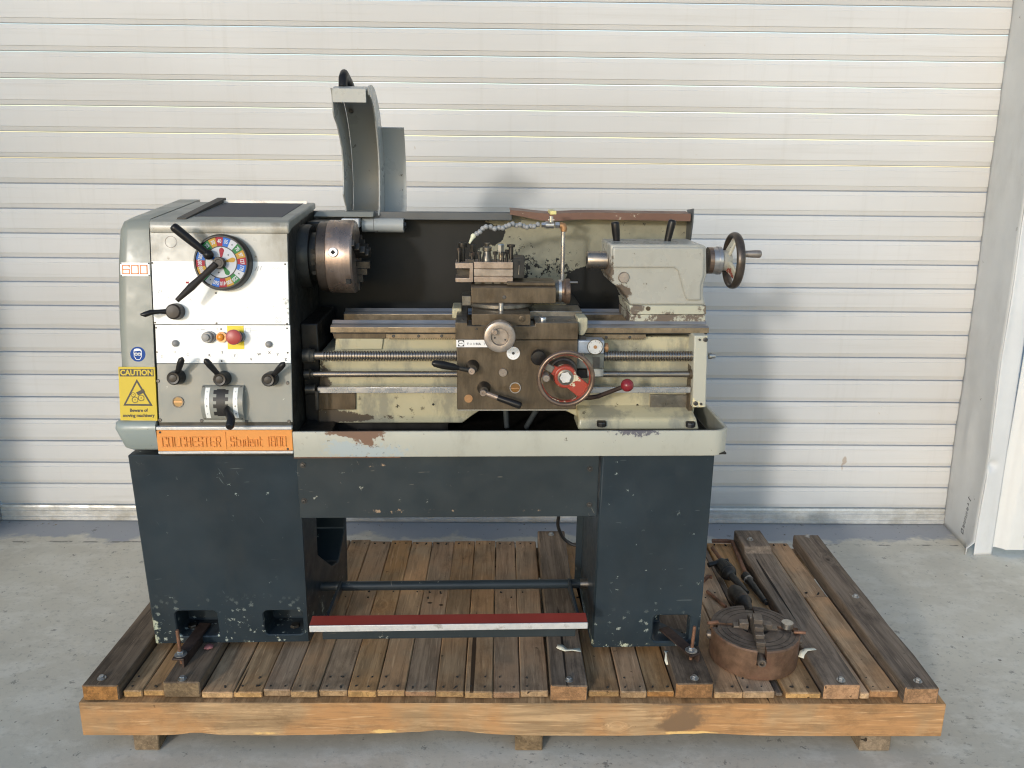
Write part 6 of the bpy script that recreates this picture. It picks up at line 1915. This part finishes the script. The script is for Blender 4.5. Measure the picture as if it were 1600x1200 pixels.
q = (0.0377, 0.7813)
m = MB(FY(AY)).ring((q[0], q[1], 0), (0, 0, 1), 0.0128, 0.0150, 0.003, 32).build('sight_rim', M_bright, apron)
MB(FY(AY)).cyl((q[0], q[1], 0), (q[0], q[1], 0.0015), 0.0129, n=28).build('sight_lens', M_glass, apron, smooth=30)
MB(FY(AY)).box(q[0] - 0.011, q[0] + 0.011, q[1] - 0.003, q[1] - 0.0005, 0.0015, 0.0020).build('oil_level', M_brass, apron)
q = (-0.0868, 0.7513)
MB(FY(AY)).cyl((q[0], q[1], 0), (q[0], q[1], 0.002), 0.0110, n=28).build('oil_plug', M_brass, apron, smooth=30)
q = (0.0959, -0.01, 0.8732)
m = MB(FY(AY))
m.revolve((q[0], q[2], 0), (0, 0, 1), [(0, 0.010), (0.020, 0.010), (0.024, 0.0190), (0.044, 0.0205), (0.050, 0.0185), (0.052, 0.006)], 28)
m.build('feed_knob', M_bakelite, apron, smooth=40)
# two apron levers
for hub, tip, far, bend in (((-0.0777, 0.005, 0.837), (-0.179, -0.02, 0.8636), 0.060, 1), ((-0.0477, 0.005, 0.7782), (0.0523, -0.02, 0.7469), 0.055, -1)):
    m = MB(FY(AY))
    m.revolve((hub[0] + 0.002, hub[2] + 0.003, 0), (0, 0, 1), [(0, 0.0180), (0.010, 0.0165), (0.020, 0.0135), (0.034, 0.0115)], 26)
    lv = m.build('apron_lever', M_iron, apron, smooth=30)
    m = MB(FY(AY))
    m.revolve((hub[0], hub[2], 0.030), (0, 0, 1), [(0, 0.0088), (0.014, 0.0088), (0.015, 0.0078), (0.015, 0.003), (0.013, 0.0025)], 20)
    m.build('lever_boss', M_pinksteel, apron, smooth=30)
    d = Vector((tip[0] - hub[0], tip[2] - hub[2], 0))
    n_ = d.normalized()
    a0_ = Vector((hub[0], hub[2], 0.036)) + n_ * 0.004
    a1_ = Vector((hub[0], hub[2], 0.044)) + d * 0.38
    a2_ = Vector((tip[0], tip[2], far))
    MB(FY(AY)).tube([a0_, a1_], [0.0072, 0.0058], 12).build('lever_stem', M_pinksteel if bend < 0 else M_iron, apron, smooth=50)
    m = MB(FY(AY))
    if bend > 0:
        dd = a2_ - a1_
        m.tube([a1_ - dd * 0.08, a1_ + dd * 0.12, a1_ + dd * 0.6, a1_ + dd * 0.9, a2_], [0.0062, 0.0095, 0.0108, 0.0092, 0.004], 14)
    else:
        m.grip(a1_, a2_, 0.0078, 0.0098, 16)
    m.build('lever_grip', M_bakelite, apron, smooth=50)

# carriage handwheel, red spoke
wq = (0.1639, -0.055, 0.8277)
WX_, WZ_ = wq[0], wq[2]
WT = FY(AY)
rim = MB(WT)
rim.torus((WX_, WZ_, 0.082), (0, 0, 1), 0.0690, 0.0062, 64, 14, 1.25)
ch_ = rim.build('carriage_handwheel', M_browncollar, lathe, smooth=60)
MB(WT).ring((WX_, WZ_, 0.066), (0, 0, 1), 0.0615, 0.0685, 0.016, 64).build('rim_inner', M_redpaint, ch_, smooth=30)
MB(WT).revolve((WX_, WZ_, 0.0), (0, 0, 1), [(0, 0.038), (0.014, 0.037), (0.016, 0.033), (0.040, 0.030), (0.052, 0.026)], 40).build('wheel_bearing', M_darkwheel, ch_, smooth=30)
m = MB(WT)
m.revolve((WX_, WZ_, 0.050), (0, 0, 1), [(0, 0.031), (0.016, 0.030), (0.019, 0.027), (0.019, 0.020)], 36)
ax, ay = cos(R(-30)), sin(R(-30))
def sp_(r, t): return (WX_ + r * ax - t * ay, WZ_ + r * ay + t * ax)
m.prism([sp_(0.018, -0.022), sp_(0.066, -0.030), sp_(0.068, 0.012), sp_(0.018, 0.020)], 0.054, 0.068)
bx, by_ = cos(R(150)), sin(R(150))
def sq_(r, t): return (WX_ + r * bx - t * by_, WZ_ + r * by_ + t * bx)
m.prism([sq_(0.018, -0.016), sq_(0.040, -0.010), sq_(0.040, 0.010), sq_(0.018, 0.016)], 0.054, 0.066)
m.build('red_spoke', M_redpaint, ch_, smooth=30, bevel=0.0015)
m = MB(WT)
m.prism([sq_(0.036, -0.009), sq_(0.066, -0.008), sq_(0.066, 0.010), sq_(0.036, 0.010)], 0.056, 0.068)
m.build('handle_spoke', M_greysteel, ch_, smooth=30, bevel=0.002)
m = MB(WT)
m.revolve((WX_, WZ_, 0.060), (0, 0, 1), [(0, 0.021), (0.012, 0.0205), (0.013, 0.0165), (0.011, 0.0155)], 36)
m.build('hub_ring', M_greysteel, ch_, smooth=30)
m = MB(WT)
pts = []
for k in range(24):
    a = 2 * pi * k / 24
    pts.append((WX_ + (0.0150 if k % 4 < 2 else 0.0128) * cos(a), WZ_ + (0.0150 if k % 4 < 2 else 0.0128) * sin(a)))
m.prism(pts, 0.066, 0.0725)
m.build('hub_cap', M_silver, ch_, smooth=0)
q = (0.1119, -0.06, 0.8332)
m = MB(WT)
m.revolve((q[0], q[2], 0.062), (0, 0, 1), [(0, 0.0085), (0.026, 0.0098), (0.040, 0.0095), (0.042, 0.0080), (0.042, 0.0040), (0.040, 0.0035)], 22)
m.build('spinner_handle', M_handwheel, ch_, smooth=30)

# thread dial unit with grey housing right of the apron
d0, d1 = (0.2014, 0.9078), (0.2743, 0.8714)
td = MB().box(d0[0], d1[0], 0.050, 0.095, d1[1], d0[1]).build('thread_dial', metal('blue_grey_housing', (0.36, 0.40, 0.46), 0.36, metallic=0.5, var=0.15, rust=((0.22, 0.22, 0.22), 18.0, 0.58, 0.75)), lathe, bevel=0.003)
q = (0.2497, 0.8905)
MB(FY(0.050)).ring((q[0], q[1], 0), (0, 0, 1), 0.0195, 0.0215, 0.0015, 40).build('dial_ring', M_greysteel, td)
MB(FY(0.050)).cyl((q[0], q[1], 0), (q[0], q[1], 0.0010), 0.0194, n=36).build('dial_face', M_silver, td, smooth=30)
MB(FY(0.050)).cyl((q[0], q[1], 0.001), (q[0], q[1], 0.003), 0.0048, n=16).build('dial_pivot', M_brass, td, smooth=30)
for k in range(8):
    a = R(45 * k)
    MB(FY(0.050)).box(q[0] + 0.016 * cos(a) - 0.0005, q[0] + 0.016 * cos(a) + 0.0005, q[1] + 0.016 * sin(a) - 0.0016, q[1] + 0.016 * sin(a) + 0.0016, 0.0009, 0.0014).build('dial_mark', M_screw, td)
q = (0.2871, 0.07, 0.8844)
m = MB()
m.revolve((d1[0], 0.07, q[2]), (1, 0, 0), [(0, 0.006), (0.004, 0.006), (0.004, 0.0125), (0.012, 0.0125), (0.013, 0.010)], 16)
m.build('dial_knob', M_brass, td, smooth=20)
d2, d3 = (0.2003, 0.8673), (0.2766, 0.8285)
hb_ = MB().box(d2[0] - 0.0, d3[0], 0.058, 0.125, d3[1], d1[1] - 0.001).build('trip_box', paint('trip_box_paint', (0.12, 0.125, 0.11), 0.4, 0.15, bump=0.06, edge=((0.35, 0.35, 0.31), 0.003, 0.8)), td, bevel=0.003)
d4, d5 = (0.2326, 0.8268), (0.2766, 0.8054)
MB().box(d4[0], d5[0], 0.060, 0.125, d5[1], d3[1] - 0.001).build('trip_box_lower', M_tail, td, bevel=0.003)
MB(FY(0.058)).box(0.2454, 0.2643, 0.8308, 0.8608, 0, 0.0012).build('trip_plate', M_screw, td)
MB().box(0.207, 0.2348, 0.07, 0.12, 0.7998, 0.823).build('rod_guide', M_greaseshade, td)

# half-nut lever with red ball
b0_, b1_ = (0.2408, 0.05, 0.7492), (0.3289, -0.01, 0.8011)
lvr = MB().tube([(b0_[0] - 0.03, 0.06, b0_[2] - 0.002), (b0_[0] + 0.002, 0.055, b0_[2]), (b0_[0] + 0.02, 0.045, b0_[2] + 0.006), b1_], [0.0070, 0.0066, 0.0062, 0.0056], 12).build('half_nut_lever', M_darkbar, lathe, smooth=50)
MB().ball(b1_, 0.0171, 24, 16).build('red_ball', M_redball, lvr, smooth=80)
# hoses glimpsed under the apron
M_hosegrey = plain('oily_hose', (0.05, 0.055, 0.055), 0.4)
for a, b in (((0.018, 0.2, 0.67), (0.0221, 0.2, 0.6176)), ((0.1068, 0.2, 0.6698), (0.0791, 0.22, 0.6109))):
    MB().tube([a, b], 0.008, 10).build('coolant_pipe', M_hosegrey, lathe, smooth=50)

# ---------------------------------------------------------------- coolant tap and jointed hose
px0 = (0.1844, 0.32, 0.9978); px1 = (0.1837, 0.32, 1.1701)
pipe = MB().cyl(px0, px1, 0.0061, n=18).build('coolant_pipe', M_bright, lathe)
q = Vector((0.1852, 0.32, 1.1846))
m = MB()
m.tube([q + Vector((0, 0, -0.014)), q + Vector((0, 0, -0.004)), q + Vector((-0.002, 0, 0.002)), q + Vector((-0.006, 0, 0.0035)), q + Vector((-0.012, 0, 0.0035))], [0.0085, 0.0095, 0.0095, 0.0090, 0.0085], 14)
m.build('pipe_elbow', M_brass, pipe, smooth=50)
v = Vector((0.1482, 0.32, 1.1889))
m = MB()
x0_ = 0.1206; x1_ = 0.1741
m.revolve((x0_, 0.32, v.z), (1, 0, 0), [(0, 0.0072), (0.010, 0.0085), (0.012, 0.0085)], 6)
m.revolve((x0_ + 0.012, 0.32, v.z), (1, 0, 0), [(0, 0.0100), (0.024, 0.0100)], 20)
m.revolve((x1_ - 0.014, 0.32, v.z), (1, 0, 0), [(0, 0.0092), (0.012, 0.0092)], 6)
m.cyl((v.x, 0.32, v.z), (v.x, 0.32, 1.2132), 0.0062, n=12)
m.box(v.x - 0.009, v.x + 0.009, 0.314, 0.326, 1.2042 - 0.002, 1.2042 + 0.001)
m.build('ball_valve', M_bright, pipe, smooth=30)
MB().box(v.x - 0.0085, v.x + 0.0085, 0.25, 0.335, 1.2222, 1.2321).build('valve_lever', plain('pale_yellow_lever', (0.68, 0.60, 0.24), 0.4), pipe, bevel=0.0015)
beads = [(840, 351, .32), (834, 354, .31), (828.5, 353.5, .31), (822.5, 355, .30), (817.5, 353, .30), (812, 351, .29), (806.5, 352.5, .29), (800.5, 350, .28), (795, 352, .27), (790, 354, .27), (785, 356.5, .26),
         (779, 356, .26), (772.5, 357.5, .25), (766, 354.5, .25), (759, 354.5, .24), (754, 357.5, .24), (749.5, 362.5, .23), (744.5, 365.5, .23)]
BP = [(0.1096, 0.32, 1.1895), (0.098, 0.31, 1.1848), (0.0879, 0.31, 1.1856), (0.0764, 0.3, 1.1836), (0.0672, 0.3, 1.1871), (0.0567, 0.29, 1.1913), (0.0467, 0.29, 1.1886), (0.0354, 0.28, 1.1937), (0.0251, 0.27, 1.1908), (0.0162, 0.27, 1.1872), (0.007, 0.26, 1.1835),
      (-0.0038, 0.26, 1.1843), (-0.0156, 0.25, 1.1824), (-0.0272, 0.25, 1.1876), (-0.0397, 0.24, 1.1882), (-0.0486, 0.24, 1.1829), (-0.0566, 0.23, 1.1749), (-0.0654, 0.23, 1.1696)]
for i, p in enumerate(BP):
    nx = Vector(BP[min(i + 1, len(BP) - 1)]) - Vector(BP[max(i - 1, 0)])
    d = nx.normalized()
    m = MB()
    m.revolve(Vector(p) - d * 0.0062, d, [(0, 0.0030), (0.0012, 0.0058), (0.0035, 0.0073), (0.0065, 0.0073), (0.0095, 0.0058), (0.0115, 0.0042), (0.0135, 0.0040)], 14)
    m.build('hose_bead', M_hose, pipe, smooth=60)
n0_, n1_ = Vector((-0.0742, 0.23, 1.1635)), Vector((-0.0847, 0.215, 1.1456))
m = MB()
m.ball(n0_, 0.0076, 16, 10)
m.tube([n0_, n0_ + (n1_ - n0_) * 0.4, n1_], [0.0066, 0.0050, 0.0028], 12)
m.build('hose_nozzle', M_cremeplastic, pipe, smooth=60)

# ---------------------------------------------------------------- tailstock
ty = 0.165
P_ = [(0.297, 1.1492), (0.3032, 1.0834), (0.2987, 1.0641), (0.3075, 1.0431), (0.3274, 1.0308), (0.348, 1.0061), (0.3598, 0.983), (0.5707, 0.9836), (0.5616, 1.0104), (0.5612, 1.0424), (0.5674, 1.0671), (0.561, 1.1456), (0.5465, 1.1507)]
ts = MB().prism(P_, ty, 0.34, 'y').build('tailstock', M_tail, lathe, smooth=30, bevel=0.006, seg=3)
R_ = [(0.3023, 1.143), (0.3046, 1.086), (0.475, 1.0868), (0.4861, 1.0782), (0.5081, 1.0113), (0.5161, 0.9971), (0.5553, 0.9973), (0.5524, 1.0398), (0.5593, 1.068), (0.5539, 1.1445)]
MB().prism(R_, 0.158, 0.172, 'y').build('raised_casting', M_tail, ts, smooth=30, bevel=0.006, seg=3)
b_ = [(0.3553, 0.9838), (0.5693, 0.9845), (0.571, 0.9594), (0.36, 0.9588)]
M_chipped = paint('chipped_base_paint', (0.43, 0.42, 0.33), 0.4, 0.06, bump=0.08, chips=[((0.135, 0.105, 0.08), 20.0, 0.52, None, 6)])
MB().prism(b_[::-1], 0.156, 0.345, 'y').build('tailstock_base', M_chipped, ts, bevel=0.002)
M_sole = paint('bare_sole_paint', (0.40, 0.39, 0.31), 0.4, 0.06, bump=0.08, chips=[((0.125, 0.095, 0.072), 16.0, 0.44, None, 6)])
b_ = [(0.3583, 0.9579), (0.5693, 0.9584), (0.5712, 0.9323), (0.3595, 0.9318)]
MB().prism(b_[::-1], 0.158, 0.345, 'y').build('tailstock_sole', M_sole, ts, bevel=0.002)
m = MB(FY(0.156))
m.revolve((0.4074, 0.9757, 0), (0, 0, 1), [(0, 0.0062), (0.003, 0.006), (0.003, 0.003), (0.001, 0.0025)], 18)
m.build('adjusting_screw', M_oily, ts, smooth=30)
m = MB(FY(0.165))
m.revolve((0.3376, 1.0599, 0), (0, 0, 1), [(0, 0.0155), (0.004, 0.0150), (0.006, 0.0135), (0.0065, 0.003)], 28)
m.build('clamp_plug', M_handwheel, ts, smooth=30)
for x in (0.3941, 0.4012):
    MB(FY(0.165)).box(x - 0.0008, x + 0.0008, 1.0408, 1.0452, -0.001, 0.0007).build('index_mark', M_oily, ts)
qz = 1.097
m = MB()
m.revolve((0.2458, 0.25, qz), (1, 0, 0), [(0, 0.012), (0.0, 0.0235), (0.003, 0.0250), (0.09, 0.0250)], 36)
m.build('quill', M_rodsteel, ts, smooth=30)
MB().cyl((0.2454, 0.25, qz), (0.2458, 0.25, qz), 0.0118, n=24).build('quill_bore', M_black, ts)
MB().box(0.381, 0.3886, 0.30, 0.40, 0.9164, 0.9734).build('base_wiper', M_screw, ts)
for top, bot in (((0.3245, 0.27, 1.2035), (0.3328, 0.27, 1.1357)), ((0.4877, 0.27, 1.21), (0.4738, 0.27, 1.1365))):
    t_, b2 = Vector(top), Vector(bot)
    m = MB()
    m.grip(b2 + (t_ - b2) * 0.0, t_, 0.0080, 0.0118, 18)
    m.build('clamp_handle', M_bakelite, ts, smooth=50)
    MB().cyl(b2 - (t_ - b2) * 0.3, b2, 0.006, n=12).build('handle_stem', M_rodsteel, ts)
x_a = 0.589
tz = 1.0978
m = MB()
m.revolve((x_a, 0.25, tz), (1, 0, 0), [(0, 0.0375), (0.012, 0.0375)], 40)
m.build('tail_collar', M_browncollar, ts, smooth=30)
m = MB()
m.revolve((x_a + 0.0125, 0.25, tz), (1, 0, 0), [(0, 0.0375), (0.014, 0.0375), (0.014, 0.0395), (0.024, 0.0395)], 40)
m.build('graduated_dial', M_way, ts, smooth=30)
xw = 0.664
tw = MB()
tw.torus((xw, 0.25, tz), (1, 0, 0), 0.0715, 0.0085, 60, 14, 1.45)
two = tw.build('tailstock_handwheel', M_darkwheel, lathe, smooth=60)
MB().revolve((x_a + 0.0365, 0.25, tz), (1, 0, 0), [(0, 0.020), (0.004, 0.029), (0.016, 0.029), (0.030, 0.022), (0.032, 0.012)], 36).build('wheel_hub', M_tail, two, smooth=40)
M_peel = paint('peeling_red_cream', (0.42, 0.40, 0.32), 0.4, 0.08, bump=0.08, chips=[((0.22, 0.05, 0.035), 30.0, 0.55, None, 5), ((0.10, 0.07, 0.055), 45.0, 0.62, None, 5)])
for k in range(3):
    a = R(100 + 120 * k)
    d, e = Vector((0, cos(a), sin(a))), Vector((0, -sin(a), cos(a)))
    o_ = Vector((0, 0.25, tz))
    xA, xB = x_a + 0.050, xw
    m = MB()
    m.hexa([o_ + d * 0.018 - e * 0.019 + Vector((xA, 0, 0)), o_ + d * 0.066 - e * 0.014 + Vector((xB - 0.005, 0, 0)), o_ + d * 0.066 + e * 0.014 + Vector((xB - 0.005, 0, 0)), o_ + d * 0.018 + e * 0.019 + Vector((xA, 0, 0))],
           [o_ + d * 0.018 - e * 0.019 + Vector((xA + 0.012, 0, 0)), o_ + d * 0.066 - e * 0.014 + Vector((xB + 0.004, 0, 0)), o_ + d * 0.066 + e * 0.014 + Vector((xB + 0.004, 0, 0)), o_ + d * 0.018 + e * 0.019 + Vector((xA + 0.012, 0, 0))])
    m.build('wheel_spoke', M_peel, two, bevel=0.003)
MB().grip((xw + 0.008, 0.232, 1.1186), (0.7368, 0.232, 1.1186), 0.0075, 0.0110, 18).build('wheel_handle', M_handwheel, two, smooth=50)
